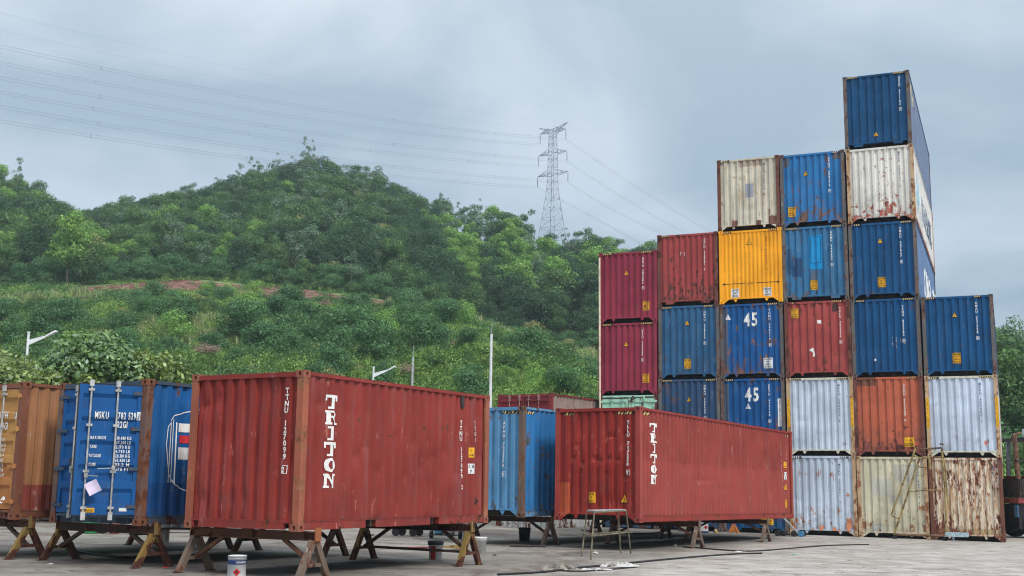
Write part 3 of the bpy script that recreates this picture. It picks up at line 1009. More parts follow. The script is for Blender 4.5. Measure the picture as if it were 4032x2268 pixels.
# ------------------------------------------------------------------ foliage
def leaf_mat(name, c1, c2, trans=.3, rough=.6, tip=None, gloss=.015):
    """leaf colour varies from plant to plant (c1..c2) and from leaf clump to leaf clump"""
    ma, t, o = new_mat(name)
    g = G(t)
    oi = g.n('ShaderNodeObjectInfo')
    P = g.n('ShaderNodeTexCoord').outputs['Object']
    c = g.mix(oi.outputs['Random'], c1, c2)
    nz = g.noise(P, .9, 3, .6)
    c = g.mix(g.step(nz, .35, .65), g.mix(.65, c, tuple(x * .45 for x in c1)), c)
    ge = g.n('ShaderNodeNewGeometry')
    c = g.mix(g.math('POWER', ge.outputs['Random Per Island'], 2.2), c, tuple(min(1, x * 1.8 + .012) for x in c2))
    if tip:
        at2 = g.n('ShaderNodeAttribute'); at2.attribute_name = 'tip'
        c = g.mix(g.step(g.math('MULTIPLY', at2.outputs['Fac'], g.math('MULTIPLY_ADD', ge.outputs['Random Per Island'], .6, .6)), .55, .75), c, tip)
    d = g.n('ShaderNodeBsdfDiffuse'); g.l(c, d.inputs[0])
    tr_ = g.n('ShaderNodeBsdfTranslucent'); g.l(g.mix(.5, c, (.16, .24, .03)), tr_.inputs[0])
    m1 = g.n('ShaderNodeMixShader'); m1.inputs[0].default_value = trans; g.l(d.outputs[0], m1.inputs[1]); g.l(tr_.outputs[0], m1.inputs[2])
    gl = g.n('ShaderNodeBsdfGlossy'); gl.inputs['Roughness'].default_value = rough; gl.inputs[0].default_value = (.8, .9, 1, 1)
    m2 = g.n('ShaderNodeMixShader'); m2.inputs[0].default_value = gloss; g.l(m1.outputs[0], m2.inputs[1]); g.l(gl.outputs[0], m2.inputs[2])
    g.l(m2.outputs[0], o.inputs[0]); return ma
LM = {
    'dark': leaf_mat('leaf_dark', (.017, .046, .028), (.044, .095, .042)),
    'mid': leaf_mat('leaf_mid', (.045, .105, .038), (.090, .165, .050)),
    'bright': leaf_mat('leaf_bright', (.13, .27, .060), (.19, .34, .075)),
    'grey': leaf_mat('leaf_grey', (.08, .145, .09), (.16, .24, .15)),
    'flower': leaf_mat('leaf_flowering', (.045, .11, .035), (.07, .14, .045), tip=(.42, .38, .16)),
    'orchard': leaf_mat('leaf_orchard', (.026, .090, .032), (.075, .18, .055), gloss=.03),
    'dry': leaf_mat('leaf_dry', (.22, .15, .12), (.30, .20, .16), trans=.1),
    'grass': leaf_mat('leaf_grass', (.18, .30, .085), (.29, .42, .13)),
    'reed': leaf_mat('leaf_reed', (.26, .31, .14), (.36, .40, .21)),
    'near': leaf_mat('leaf_near', (.10, .19, .06), (.14, .24, .075), gloss=.06, rough=.4),
}
bark = simple('bark', (.13, .11, .09), .9, var=.3)
bark_pale = simple('bark_pale', (.34, .31, .27), .85, var=.25)

def quads_mesh(name, pos, nrm, size, aspect=1.0, tipv=None, mat=None, rg=None, fold=False):
    n = len(pos)
    rg = rg or rng
    r_ = rg.normal(size=(n, 3)); t1 = np.cross(nrm, r_); t1 /= np.linalg.norm(t1, axis=1)[:, None] + 1e-9
    t2 = np.cross(nrm, t1)
    a = t1 * (size * .5)[:, None]; b = t2 * (size * .5 * aspect)[:, None]
    if fold:    # leaf shape: four-sided with pointed ends
        v = np.stack([pos - a, pos - b * .8 + a * .1, pos + a, pos + b * .8 + a * .1], 1).reshape(-1, 3)
    else:
        j = rg.uniform(.6, 1.15, size=(n, 4, 1))
        v = np.stack([-a - b, a - b, a + b, -a + b], 1) * j + pos[:, None, :]
        v = v.reshape(-1, 3)
    me = bpy.data.meshes.new(name)
    me.vertices.add(4 * n); me.vertices.foreach_set('co', v.astype(np.float32).ravel())
    me.loops.add(4 * n); me.loops.foreach_set('vertex_index', np.arange(4 * n, dtype=np.int32))
    me.polygons.add(n); me.polygons.foreach_set('loop_start', np.arange(0, 4 * n, 4, dtype=np.int32))
    me.polygons.foreach_set('loop_total', np.full(n, 4, dtype=np.int32))
    if tipv is not None:
        at3 = me.attributes.new('tip', 'FLOAT', 'POINT'); at3.data.foreach_set('value', np.repeat(tipv, 4).astype(np.float32))
    me.update(calc_edges=True)
    if mat: me.materials.append(mat)
    return me

def crown(seed, H, Wd, lobes, per, leaf, low=.25, lob=(.22, .36), flat=.75, mat=None, jit=.09, top=False):
    """foliage in a crown H tall and Wd wide, origin at the ground, built of uneven clumps of leaf faces"""
    rg = np.random.default_rng(seed)
    P_, N_, T_ = [], [], []
    for i in range(lobes):
        t = rg.uniform(0, 1)
        z = H * (low + (1 - low) * (t ** .8) * .88)
        prof = math.sin(math.pi * min(1, .18 + .82 * (z / H - low) / (1 - low) * .93)) ** .6
        a = rg.uniform(0, 2 * math.pi); rr = Wd * .5 * prof * math.sqrt(rg.uniform(.02, 1)) * .72
        c = np.array([rr * math.cos(a), rr * math.sin(a), z])
        R_ = Wd * rg.uniform(*lob)
        n = int(per * rg.uniform(.7, 1.3))
        d = rg.normal(size=(n, 3)); d[:, 2] = np.abs(d[:, 2]) * rg.choice([1, 1, 1, -.5], size=n); d /= np.linalg.norm(d, axis=1)[:, None]
        rad = R_ * (1 - np.abs(rg.normal(size=n)) * .22)
        p = c + d * rad[:, None] * np.array([1, 1, flat]) + rg.normal(size=(n, 3)) * jit * Wd * .25
        nn = d + rg.normal(size=(n, 3)) * .38; nn /= np.linalg.norm(nn, axis=1)[:, None]
        P_.append(p); N_.append(nn); T_.append(np.clip(d[:, 2], 0, 1) * np.clip(p[:, 2] / H, 0, 1) + .15)
    P_ = np.concatenate(P_); N_ = np.concatenate(N_); T_ = np.concatenate(T_)
    sz = leaf * rg.uniform(.6, 1.4, size=len(P_))
    return quads_mesh('crown', P_, N_, sz, .8, T_, mat, rg)

def trunk_mesh(seed, H, r0, limbs=5, spread=.3, lowf=.35, mat=None):
    rg = random.Random(seed); mb = MB()
    pts = [(0, 0, -.6)]; x = y = 0
    for i in range(1, 5):
        x += rg.uniform(-.04, .04) * H; y += rg.uniform(-.04, .04) * H; pts.append((x, y, H * .85 * i / 4))
    mb.tube(pts, [r0, r0 * .85, r0 * .6, r0 * .4, r0 * .15], 6, False)
    for i in range(limbs):
        f = rg.uniform(lowf, .8); k = int(f * 4); p = Vector(pts[min(3, k)]).lerp(Vector(pts[min(4, k + 1)]), f * 4 - k)
        a = rg.uniform(0, 6.28); q = p + Vector((math.cos(a), math.sin(a), 0)) * H * spread * rg.uniform(.5, 1) + Vector((0, 0, H * rg.uniform(.08, .2)))
        mb.tube([p, p.lerp(q, .5) + Vector((0, 0, -.02 * H)), q], [r0 * .4, r0 * .28, r0 * .1], 5, False)
    me = mb.mesh('trunk'); me.materials.append(mat or bark); return me

KINDS = {}
def kind(name, n, fn): KINDS[name] = [fn(i) for i in range(n)]
def mk(cargs, targs):
    return lambda i: (crown(100 * cargs['s'] + i, **{k: v for k, v in cargs.items() if k != 's'}), trunk_mesh(i, **targs))
kind('dark', 4, mk(dict(s=1, H=7.5, Wd=6.2, lobes=13, per=260, leaf=0.24, low=.25, mat=LM['dark']), dict(H=7, r0=.16)))
kind('mid', 4, mk(dict(s=2, H=8, Wd=6.0, lobes=14, per=250, leaf=0.24, low=.25, mat=LM['mid']), dict(H=7.5, r0=.16)))
kind('bright', 4, mk(dict(s=3, H=8.2, Wd=5.6, lobes=15, per=230, leaf=0.23, low=.3, lob=(.16, .30), mat=LM['bright']), dict(H=8, r0=.15)))
kind('grey', 3, mk(dict(s=4, H=9.5, Wd=4.6, lobes=11, per=150, leaf=0.21, low=.35, lob=(.14, .26), flat=.9, mat=LM['grey']), dict(H=9.2, r0=.11, mat=bark_pale)))
kind('thin', 3, mk(dict(s=5, H=11, Wd=3.0, lobes=13, per=60, leaf=.17, low=.42, lob=(.10, .24), flat=1.0, mat=LM['grey']), dict(H=10.8, r0=.09, limbs=7, spread=.14, lowf=.5, mat=bark_pale)))
kind('flower', 2, mk(dict(s=6, H=6.0, Wd=6.5, lobes=13, per=260, leaf=0.22, low=.15, mat=LM['flower']), dict(H=5.5, r0=.15)))
kind('orchard', 5, mk(dict(s=7, H=3.6, Wd=4.8, lobes=11, per=380, leaf=0.15, low=.05, lob=(.2, .32), flat=.8, mat=LM['orchard']), dict(H=3.2, r0=.11)))
kind('bush', 4, mk(dict(s=8, H=1.9, Wd=3.2, lobes=8, per=260, leaf=0.12, low=.0, lob=(.2, .34), flat=.7, mat=LM['mid']), dict(H=1.5, r0=.05)))
kind('brightbush', 2, mk(dict(s=9, H=2.6, Wd=4.0, lobes=9, per=300, leaf=0.125, low=.0, lob=(.2, .34), flat=.7, mat=LM['bright']), dict(H=2.2, r0=.07)))
kind('dry', 2, mk(dict(s=10, H=1.6, Wd=3.0, lobes=8, per=180, leaf=0.08, low=.0, lob=(.2, .34), flat=.7, mat=LM['dry']), dict(H=1.5, r0=.05)))

proto_col = bpy.data.collections.new('plant_kinds')      # meshes the far wood is instanced from; not linked to the scene
def proto(name, me):
    o = bpy.data.objects.new(name, me); proto_col.objects.link(o); return o

def plant(name, kindname, i, loc, s, rz, label, cat, group, mat=None):
    cm, tm = KINDS[kindname][i % len(KINDS[kindname])]
    e = empty(name, loc, rz, label, cat, group); e.scale = (s * random.uniform(.8, 1.15), s * random.uniform(.8, 1.15), s * random.uniform(.85, 1.15))
    for nm, me in (('crown', cm), ('trunk', tm)):
        o = bpy.data.objects.new(nm, me); COL.objects.link(o); o.parent = e
    return e

def px_of(x, y): return (x / y * FPX + 2016) / 1.5652
FOREST = []
rf = random.Random(21)
def prof_of(px):
    k = round(px / 6)
    if k not in _hc: _hc[k] = col_profile(k * 6)
    return _hc[k]
yy = 150.0
while yy < 335:
    stp = 4.3 + (yy - 150) * .006
    x = -0.56 * yy
    while x < 0.20 * yy:
        xx = x + rf.uniform(-.42, .42) * stp; y2 = yy + rf.uniform(-.42, .42) * stp
        px = px_of(xx, y2)
        ds, zs = prof_of(px)
        start = ds[4] + (3.5 if px < 1060 else 1.5)
        if y2 > start and y2 < ds[6] + 9 and px > -330:
            FOREST.append((xx, y2, px, (y2 - start) / (ds[6] - start)))
        x += stp
    yy += stp
def forest_kind(px, f):
    r = rf.random()
    if px > 980 and f < 1.0:
        if f > .25 and px > 1060: return 'bright' if r < (.62 if f < .8 else .35) else ('grey' if r < .7 else 'dark')
        return 'dark' if r < .75 else 'mid'
    if px < 240:
        return 'bright' if r < .28 else 'mid' if r < .62 else 'dark'
    if f > .93: return 'grey' if r < .3 else 'dark' if r < .7 else 'mid'
    if px < 700: return 'mid' if r < .42 else 'grey' if r < .60 else 'bright' if r < .74 else 'dark'
    return 'dark' if r < .42 else 'mid' if r < .64 else 'grey' if r < .86 else 'flower' if r < .93 else 'bright'
FOREST.sort(key=lambda q: q[1])
FDESC = {'dark': ('dark green round-crowned tree in the wood on the hillside', 'dark round trees of the hillside wood'),
         'mid': ('mid green round-crowned tree in the wood on the hillside', 'mid green trees of the hillside wood'),
         'bright': ('bright yellow-green tree standing out in the wood on the hillside', 'bright green trees of the hillside wood'),
         'grey': ('slender grey-green eucalyptus in the wood on the hillside', 'grey-green eucalyptus of the hillside wood'),
         'flower': ('dark tree with yellowish blossom on its crown in the hillside wood', 'blossoming trees of the hillside wood')}
rest = []
n_ind = 0
for xx, y2, px, f in FOREST:
    k = forest_kind(px, f)
    s = rf.uniform(.72, 1.18) * (1.0 if f > .08 else .8) * (.68 if 1325 < px < 1450 and f > .75 else 1)
    z = hill_z(xx, y2)
    if n_ind < 290 and -30 < px < 1530 and f < 1.02:
        lb, gr_ = FDESC[k]
        plant('eucalyptus_tree' if k == 'grey' else 'forest_tree', k, rf.randrange(9), (xx, y2, z), s, rf.uniform(0, 6.28), lb, 'tree', gr_)
        n_ind += 1
    else:
        rest.append((xx, y2, z, k, s))

def scatter(name, pts, kinds, label, cat=None):
    """one object that scatters plants over points; pts: (x, y, z, kind index, scale)"""
    col = bpy.data.collections.new(name + '_kinds')
    objs = []
    for i, me in enumerate(kinds):
        o = bpy.data.objects.new('%s_%03d' % (name, i), me); col.objects.link(o); objs.append(o)
    me = bpy.data.meshes.new(name)
    me.vertices.add(len(pts)); me.vertices.foreach_set('co', np.array([p[:3] for p in pts], dtype=np.float32).ravel())
    a = me.attributes.new('idx', 'INT', 'POINT'); a.data.foreach_set('value', [p[3] for p in pts])
    a = me.attributes.new('scl', 'FLOAT', 'POINT'); a.data.foreach_set('value', [p[4] for p in pts])
    a = me.attributes.new('rot', 'FLOAT', 'POINT'); a.data.foreach_set('value', [random.uniform(0, 6.28) for p in pts])
    ob = bpy.data.objects.new(name, me); COL.objects.link(ob)
    ng = bpy.data.node_groups.new(name, 'GeometryNodeTree')
    ng.interface.new_socket('Geometry', in_out='INPUT', socket_type='NodeSocketGeometry')
    ng.interface.new_socket('Geometry', in_out='OUTPUT', socket_type='NodeSocketGeometry')
    gi = ng.nodes.new('NodeGroupInput'); go = ng.nodes.new('NodeGroupOutput')
    ci = ng.nodes.new('GeometryNodeCollectionInfo'); ci.inputs['Collection'].default_value = col
    ci.inputs['Separate Children'].default_value = True; ci.inputs['Reset Children'].default_value = True
    ip = ng.nodes.new('GeometryNodeInstanceOnPoints'); ip.inputs['Pick Instance'].default_value = True
    def na(nm, ty):
        x = ng.nodes.new('GeometryNodeInputNamedAttribute'); x.data_type = ty; x.inputs['Name'].default_value = nm; return x.outputs['Attribute']
    cx = ng.nodes.new('ShaderNodeCombineXYZ'); ng.links.new(na('rot', 'FLOAT'), cx.inputs[2])
    e2r = ng.nodes.new('FunctionNodeEulerToRotation'); ng.links.new(cx.outputs[0], e2r.inputs[0])
    ng.links.new(gi.outputs[0], ip.inputs['Points']); ng.links.new(ci.outputs[0], ip.inputs['Instance'])
    ng.links.new(na('idx', 'INT'), ip.inputs['Instance Index']); ng.links.new(e2r.outputs[0], ip.inputs['Rotation'])
    ng.links.new(na('scl', 'FLOAT'), ip.inputs['Scale']); ng.links.new(ip.outputs[0], go.inputs[0])
    md = ob.modifiers.new('scatter', 'NODES'); md.node_group = ng
    tag(ob, label, cat, kind='stuff')
    return ob
order = ['dark', 'mid', 'bright', 'grey', 'flower']
kms, base_i = [], {}
for k in order:
    base_i[k] = len(kms)
    kms += [c for c, t_ in KINDS[k]]
scatter('far_wood', [(x, y, z, base_i[k] + rf.randrange(len(KINDS[k])), s) for x, y, z, k, s in rest], kms, 'mass of trees covering the upper hillside up to the ridge')

# tall thin eucalyptus along the ridge line
for px, d, s in ((520, 300, .8), (578, 303, .85), (610, 305, 1.05), (628, 304, .9), (672, 306, .95), (690, 309, .8), (715, 306, .8), (748, 308, 1.0), (765, 311, .95), (1150, 286, .8), (1163, 284, .75),
                 (1200, 278, .85), (1268, 262, .8), (1335, 252, .6), (1425, 250, .6), (1100, 290, .8), (5, 286, .9), (1010, 306, .7)):
    x = (px * 1.5652 - 2016) / FPX * d
    plant('eucalyptus_tree', 'thin', int(px) % 3, (x, d, hill_z(x, d)), s * 1.22, px, 'tall thin eucalyptus with a small airy crown rising above the ridge line', 'tree', 'thin eucalyptus on the ridge')
# the two tall trees in front of the wood on the left
for px, d, k, s, lb in ((158, 184, 'bright', 1.25, 'tall bright green tree with a yellowish top, at the wood\'s edge on the left slope'),
                        (202, 186, 'flower', 1.05, 'yellow-green tree right beside the tall bright one, at the wood\'s edge')):
    x = (px * 1.5652 - 2016) / FPX * d
    e = plant('forest_tree', k, 1, (x, d, hill_z(x, d) - .5), s, 1.0, lb, 'tree', None); e.scale.z = s * 1.25

# ------------------------------------------------------------------ orchard slope: trees and bushes one by one
ro = random.Random(5)
def slope_plant(nm, k, px, py, s, label, cat, group, dlim=(78, 200)):
    """plant stands where the slope is seen at px, py (2576-wide photo coordinates)"""
    u = (px * 1.5652 - 2016) / FPX
    best = None
    d = dlim[0]
    while d < dlim[1]:
        if hill_z(u * d, d) >= zof(px, py, d): best = d; break
        d += .5
    if best is None: return None
    return plant(nm, k, ro.randrange(9), (u * best, best, hill_z(u * best, best) - .15), s, ro.uniform(0, 6.28), label, cat, group)
named = [('orchard_tree', 'brightbush', 437, 868, 1.35, 'light green round bush in the middle of the left slope', 'bush', None),
         ('orchard_tree', 'brightbush', 632, 748, .95, 'small light green tree on the edge of the bare red strip', 'tree', None),
         ('orchard_tree', 'orchard', 515, 752, .7, 'small dark bush on the bare red strip, left of the light green one', 'bush', None),
         ('orchard_tree', 'orchard', 731, 766, .75, 'small dark bush on the bare red strip, right of the light green one', 'bush', None),
         ('orchard_tree', 'orchard', 622, 868, 1.25, 'big dark green mango-like tree in the middle of the slope', 'tree', None),
         ('orchard_tree', 'orchard', 880, 885, 1.35, 'broad dark green tree on the lower slope above the near red container', 'tree', None),
         ('orchard_tree', 'orchard', 1383, 872, .75, 'lone green bush on the purple-brown bare patch by the stack', 'bush', None),
         ('blossoming_tree', 'flower', 480, 808, .62, 'tree with yellowish blossom near the top of the slope', 'tree', None),
         ('blossoming_tree', 'flower', 1345, 885, .55, 'yellow-blossomed tree at the end of the spur, left of the stack', 'tree', None),
         ('blossoming_tree', 'flower', 1425, 920, .5, 'smaller yellow-blossomed tree just left of the stack', 'tree', None),
         ('dry_bush', 'dry', 510, 905, 1.1, 'withered pinkish-brown bush above the blue container', 'bush', None)]
for nm, k, px, py, s, lb, ct, gp in named: slope_plant(nm, k, px, py, s, lb, ct, gp)
cnt = 0; tries = 0
taken = []
while cnt < 200 and tries < 6000:
    tries += 1
    px = ro.uniform(-30, 1510); d = ro.uniform(80, 186)
    u = (px * 1.5652 - 2016) / FPX; ds, zs = prof_of(px)
    if d > ds[3] + (0 if px < 1050 else -2): continue
    x = u * d
    if any((x - a) ** 2 + (d - b) ** 2 < (2.6 if px > 600 else 3.2) ** 2 for a, b in taken): continue
    taken.append((x, d)); cnt += 1
    r = ro.random()
    if d > ds[3] - 12 and r < .85 and px < 1080: continue
    k, lb, ct = ('orchard', 'dark green rounded fruit tree on the terraced slope', 'tree') if r < .50 else \
                ('bush', 'mid green bush on the terraced slope', 'bush') if r < .74 else \
                ('brightbush', 'light green bush on the terraced slope', 'bush') if r < .88 else \
                ('flower', 'tree with yellowish blossom on the terraced slope', 'tree') if r < .94 else ('dry', 'withered brown bush on the terraced slope', 'bush')
    s = ro.uniform(.5, 1.05) * (.55 if k == 'flower' else 1)
    plant({'orchard': 'orchard_tree', 'bush': 'hillside_bush', 'brightbush': 'hillside_bush', 'flower': 'blossoming_tree', 'dry': 'dry_bush'}[k], k, ro.randrange(9),
          (x, d, hill_z(x, d) - .2), s, ro.uniform(0, 6.28), lb, ct, {'orchard': 'fruit trees of the terraced slope', 'bush': 'mid green bushes of the terraced slope', 'brightbush': 'light green bushes of the terraced slope',
                                                                'flower': 'blossoming trees of the terraced slope', 'dry': 'withered bushes of the terraced slope'}[k])
# undergrowth: tufts and low creepers nobody could count
def tuft(seed, n, h, wd, mat, lean=.5):
    rg = np.random.default_rng(seed)
    p = np.stack([rg.normal(size=n) * wd * .4, rg.normal(size=n) * wd * .4, np.abs(rg.normal(size=n)) * h * .45 + .05], 1)
    nn = rg.normal(size=(n, 3)); nn[:, 2] = np.abs(nn[:, 2]) * 1.2; nn /= np.linalg.norm(nn, axis=1)[:, None]
    return quads_mesh('tuft', p, nn, .10 + h * rg.uniform(.06, .16, n), .6, None, mat, rg)
def reed(seed, n, h, wd, mat):
    rg = np.random.default_rng(seed); mb = MB()
    for i in range(n):
        a = rg.uniform(0, 6.28); r_ = rg.uniform(0, wd * .3); l = rg.uniform(.2, .7); hh = h * rg.uniform(.6, 1)
        b = np.array([r_ * math.cos(a), r_ * math.sin(a), 0]); dr = np.array([math.cos(a), math.sin(a), 0]); sd_ = np.array([-math.sin(a), math.cos(a), 0]) * .03 * h * .5
        p1 = b + dr * l * h * .25 + np.array([0, 0, hh * .7]); p2 = b + dr * l * h * .7 + np.array([0, 0, hh * .85])
        mb.add([b - sd_, b + sd_, p1 + sd_, p1 - sd_, p2], [(0, 1, 2, 3), (3, 2, 4)])
    me = mb.mesh('reed'); me.materials.append(mat); return me
tk = [tuft(1, 130, .6, 1.3, LM['grass']), tuft(2, 130, .7, 1.5, LM['mid']), tuft(3, 150, .9, 1.6, LM['orchard']), tuft(4, 130, .6, 1.4, LM['bright']),
      reed(5, 44, 1.7, 1.3, LM['reed']), reed(6, 50, 1.2, 1.3, LM['grass']), tuft(7, 110, .6, 1.3, LM['dry'])]
pts = []
ru = random.Random(9)
for _ in range(17000):
    d = 76 + 118 * ru.random() ** 1.25
    px = ru.uniform(-60, 1560); u = (px * 1.5652 - 2016) / FPX
    ds, zs = prof_of(px)
    soil_ = (180 < px < 1060 and abs(d - (ds[3] + ds[4]) / 2 - 1.5) < 6.5) or (1180 < px < 1560 and abs(d - (ds[4] - 4)) < 8)
    if d > ds[4] + 4: continue
    if soil_ and ru.random() < .96: continue
    x = u * d; wv = wob(x * 1.7, d * 1.7)
    r = ru.random()
    k = (0 if r < .35 else 3 if r < .6 else 5 if r < .8 else 1) if wv > .15 else (4 if r < .22 else 5 if r < .6 else 6 if r < .72 else 0) if wv < -.6 else (1 if r < .4 else 2 if r < .75 else 0)
    pts.append((x, d, hill_z(x, d) - .05, k, ru.uniform(.6, 1.25)))
for _ in range(2600):
    d = ru.uniform(62, 150); px = ru.uniform(2420, 2760); u = (px * 1.5652 - 2016) / FPX; x = u * d
    pts.append((x, d, (hill_z(x, d) if d > 74 else gz(x, d)) - .05, ru.choice((0, 1, 1, 2, 2, 3)), ru.uniform(.8, 1.8)))
nk = len(tk); tk += [cm for cm, tm in KINDS['bush']] + [cm for cm, tm in KINDS['orchard'][:2]]
for _ in range(420):                                         # thicket along the foot of the wood
    px = ru.uniform(-60, 1540); ds, zs = prof_of(px); u = (px * 1.5652 - 2016) / FPX
    d = ds[4] + (2.5 if px < 1060 else 0) + ru.uniform(0, 6)
    pts.append((u * d, d, hill_z(u * d, d) - .3, nk + ru.randrange(6), ru.uniform(.5, 1.15)))
scatter('undergrowth', pts, tk, 'grass, reeds and low creepers covering the slopes')

# ------------------------------------------------------------------ trees near the yard
def big_leaf_tree(seed, H, Wd, n, leaf, mat):
    rg = np.random.default_rng(seed)
    lobes = 26; P_, N_ = [], []
    for i in range(lobes):
        t = rg.uniform(0, 1); z = H * (.22 + .70 * t); prof = math.sin(math.pi * (.2 + .72 * t)) ** .7
        a = rg.uniform(0, 6.28); rr = Wd * .5 * prof * math.sqrt(rg.uniform(.05, 1)) * .8
        c = np.array([rr * math.cos(a), rr * math.sin(a), z]); R_ = Wd * rg.uniform(.10, .19); m_ = n // lobes
        d = rg.normal(size=(m_, 3)); d[:, 2] += .25; d /= np.linalg.norm(d, axis=1)[:, None]
        P_.append(c + d * (R_ * rg.uniform(.55, 1.15, m_))[:, None]); nn = d * .8 + rg.normal(size=(m_, 3)) * .6 + np.array([0, -.15, .35]); N_.append(nn / np.linalg.norm(nn, axis=1)[:, None])
    P_ = np.concatenate(P_); N_ = np.concatenate(N_)
    return quads_mesh('crown', P_, N_, leaf * rg.uniform(.6, 1.3, len(P_)), .75, None, mat, rg, fold=True)
def near_tree(px, d, H, Wd, n, leaf, mat, label, seed, nm='broadleaf_tree'):
    x = (px * 1.5652 - 2016) / FPX * d
    e = empty(nm, (x, d, gz(x, d)), seed, label, 'tree')
    o = bpy.data.objects.new('crown', big_leaf_tree(seed, H, Wd, n, leaf, mat)); COL.objects.link(o); o.parent = e
    o = bpy.data.objects.new('trunk', trunk_mesh(seed, H * .9, .12, 8, .3, .25)); COL.objects.link(o); o.parent = e
nm2 = leaf_mat('leaf_near_brown', (.15, .22, .055), (.19, .26, .065), gloss=.05, rough=.4)
nm3 = leaf_mat('leaf_near_fine', (.09, .17, .06), (.12, .20, .07), gloss=.02)
nm4 = leaf_mat('leaf_near_yellow', (.16, .24, .035), (.2, .28, .05), gloss=.08)
near_tree(-15, 42, 5.5, 6.0, 15000, .19, nm2, 'broad-leaved tree at the far left, behind the orange container', 31)
near_tree(95, 44, 5.0, 4.6, 10000, .19, LM['near'], 'broad-leaved tree just right of the street lamp on the left', 36)
near_tree(235, 41, 6.3, 5.4, 17000, .20, LM['near'], 'tallest large-leaved tree behind the blue container with the open door', 32)
near_tree(345, 43, 6.1, 5.2, 15000, .19, nm2, 'yellowish large-leaved tree right of the tallest one behind the blue container', 33)
near_tree(425, 44, 6.1, 5.0, 20000, .12, nm3, 'fine-leaved bushy tree behind the near red container\'s left corner', 34)
near_tree(470, 47, 5.9, 3.8, 14000, .11, nm3, 'small fine-leaved tree touching the near red container\'s corner', 37)
near_tree(160, 40, 5.3, 4.2, 10000, .19, nm2, 'olive-green large-leaved tree between the lamp and the tallest tree', 38)
near_tree(330, 38, 4.75, 2.6, 4000, .12, nm4, 'low yellow-green shrub peeking over the blue container', 35, 'garden_shrub')

# trees at the right edge, behind the forklift
for px, d, k, s, lb in ((2535, 92, 'mid', 1.12, 'mid green tree right of the stack, behind the truck'), (2590, 98, 'dark', 1.28, 'dark tree at the right edge of the photo'),
                        (2500, 120, 'grey', 1.15, 'grey-green tree just clear of the stack\'s right side'), (2560, 126, 'grey', 1.2, 'airy grey-green tree topping the skyline at the right edge'),
                        (2538, 74, 'bright', .52, 'light green young tree with layered leaves beside the stack'), (2580, 70, 'mid', .62, 'bushy young tree behind the cab of the truck')):
    x = (px * 1.5652 - 2016) / FPX * d
    plant('roadside_tree', k, int(px) % 3, (x, d, hill_z(x, d) if d > 74 else gz(x, d)), s, px, lb, 'tree', None)
for i in range(60):
    px = ro.uniform(2300, 2760); d = ro.uniform(96, 205)
    x = (px * 1.5652 - 2016) / FPX * d
    k = ro.choice(['dark', 'mid', 'mid', 'bright', 'grey'])
    lb, gr_ = {'dark': ('dark green tree on the slope right of the stack', 'dark trees right of the stack'), 'mid': ('mid green tree on the slope right of the stack', 'mid green trees right of the stack'),
               'bright': ('bright green tree on the slope right of the stack', 'bright trees right of the stack'), 'grey': ('grey-green tree on the slope right of the stack', 'grey-green trees right of the stack')}[k]
    plant('forest_tree', k, ro.randrange(9), (x, d, hill_z(x, d)), ro.uniform(.8, 1.15), ro.uniform(0, 6), lb, 'tree', gr_)
for px, py, s in ((2540, 985, .9), (2560, 1040, 1.0), (2535, 1090, .8), (2565, 1130, .9)):
    d = 60; x = (px * 1.5652 - 2016) / FPX * d
    plant('roadside_bush', 'brightbush', int(px) % 2, (x, d + s * 3, gz(x, d)), s, px, 'light green bush behind the truck at the right edge', 'bush', 'bushes behind the truck')

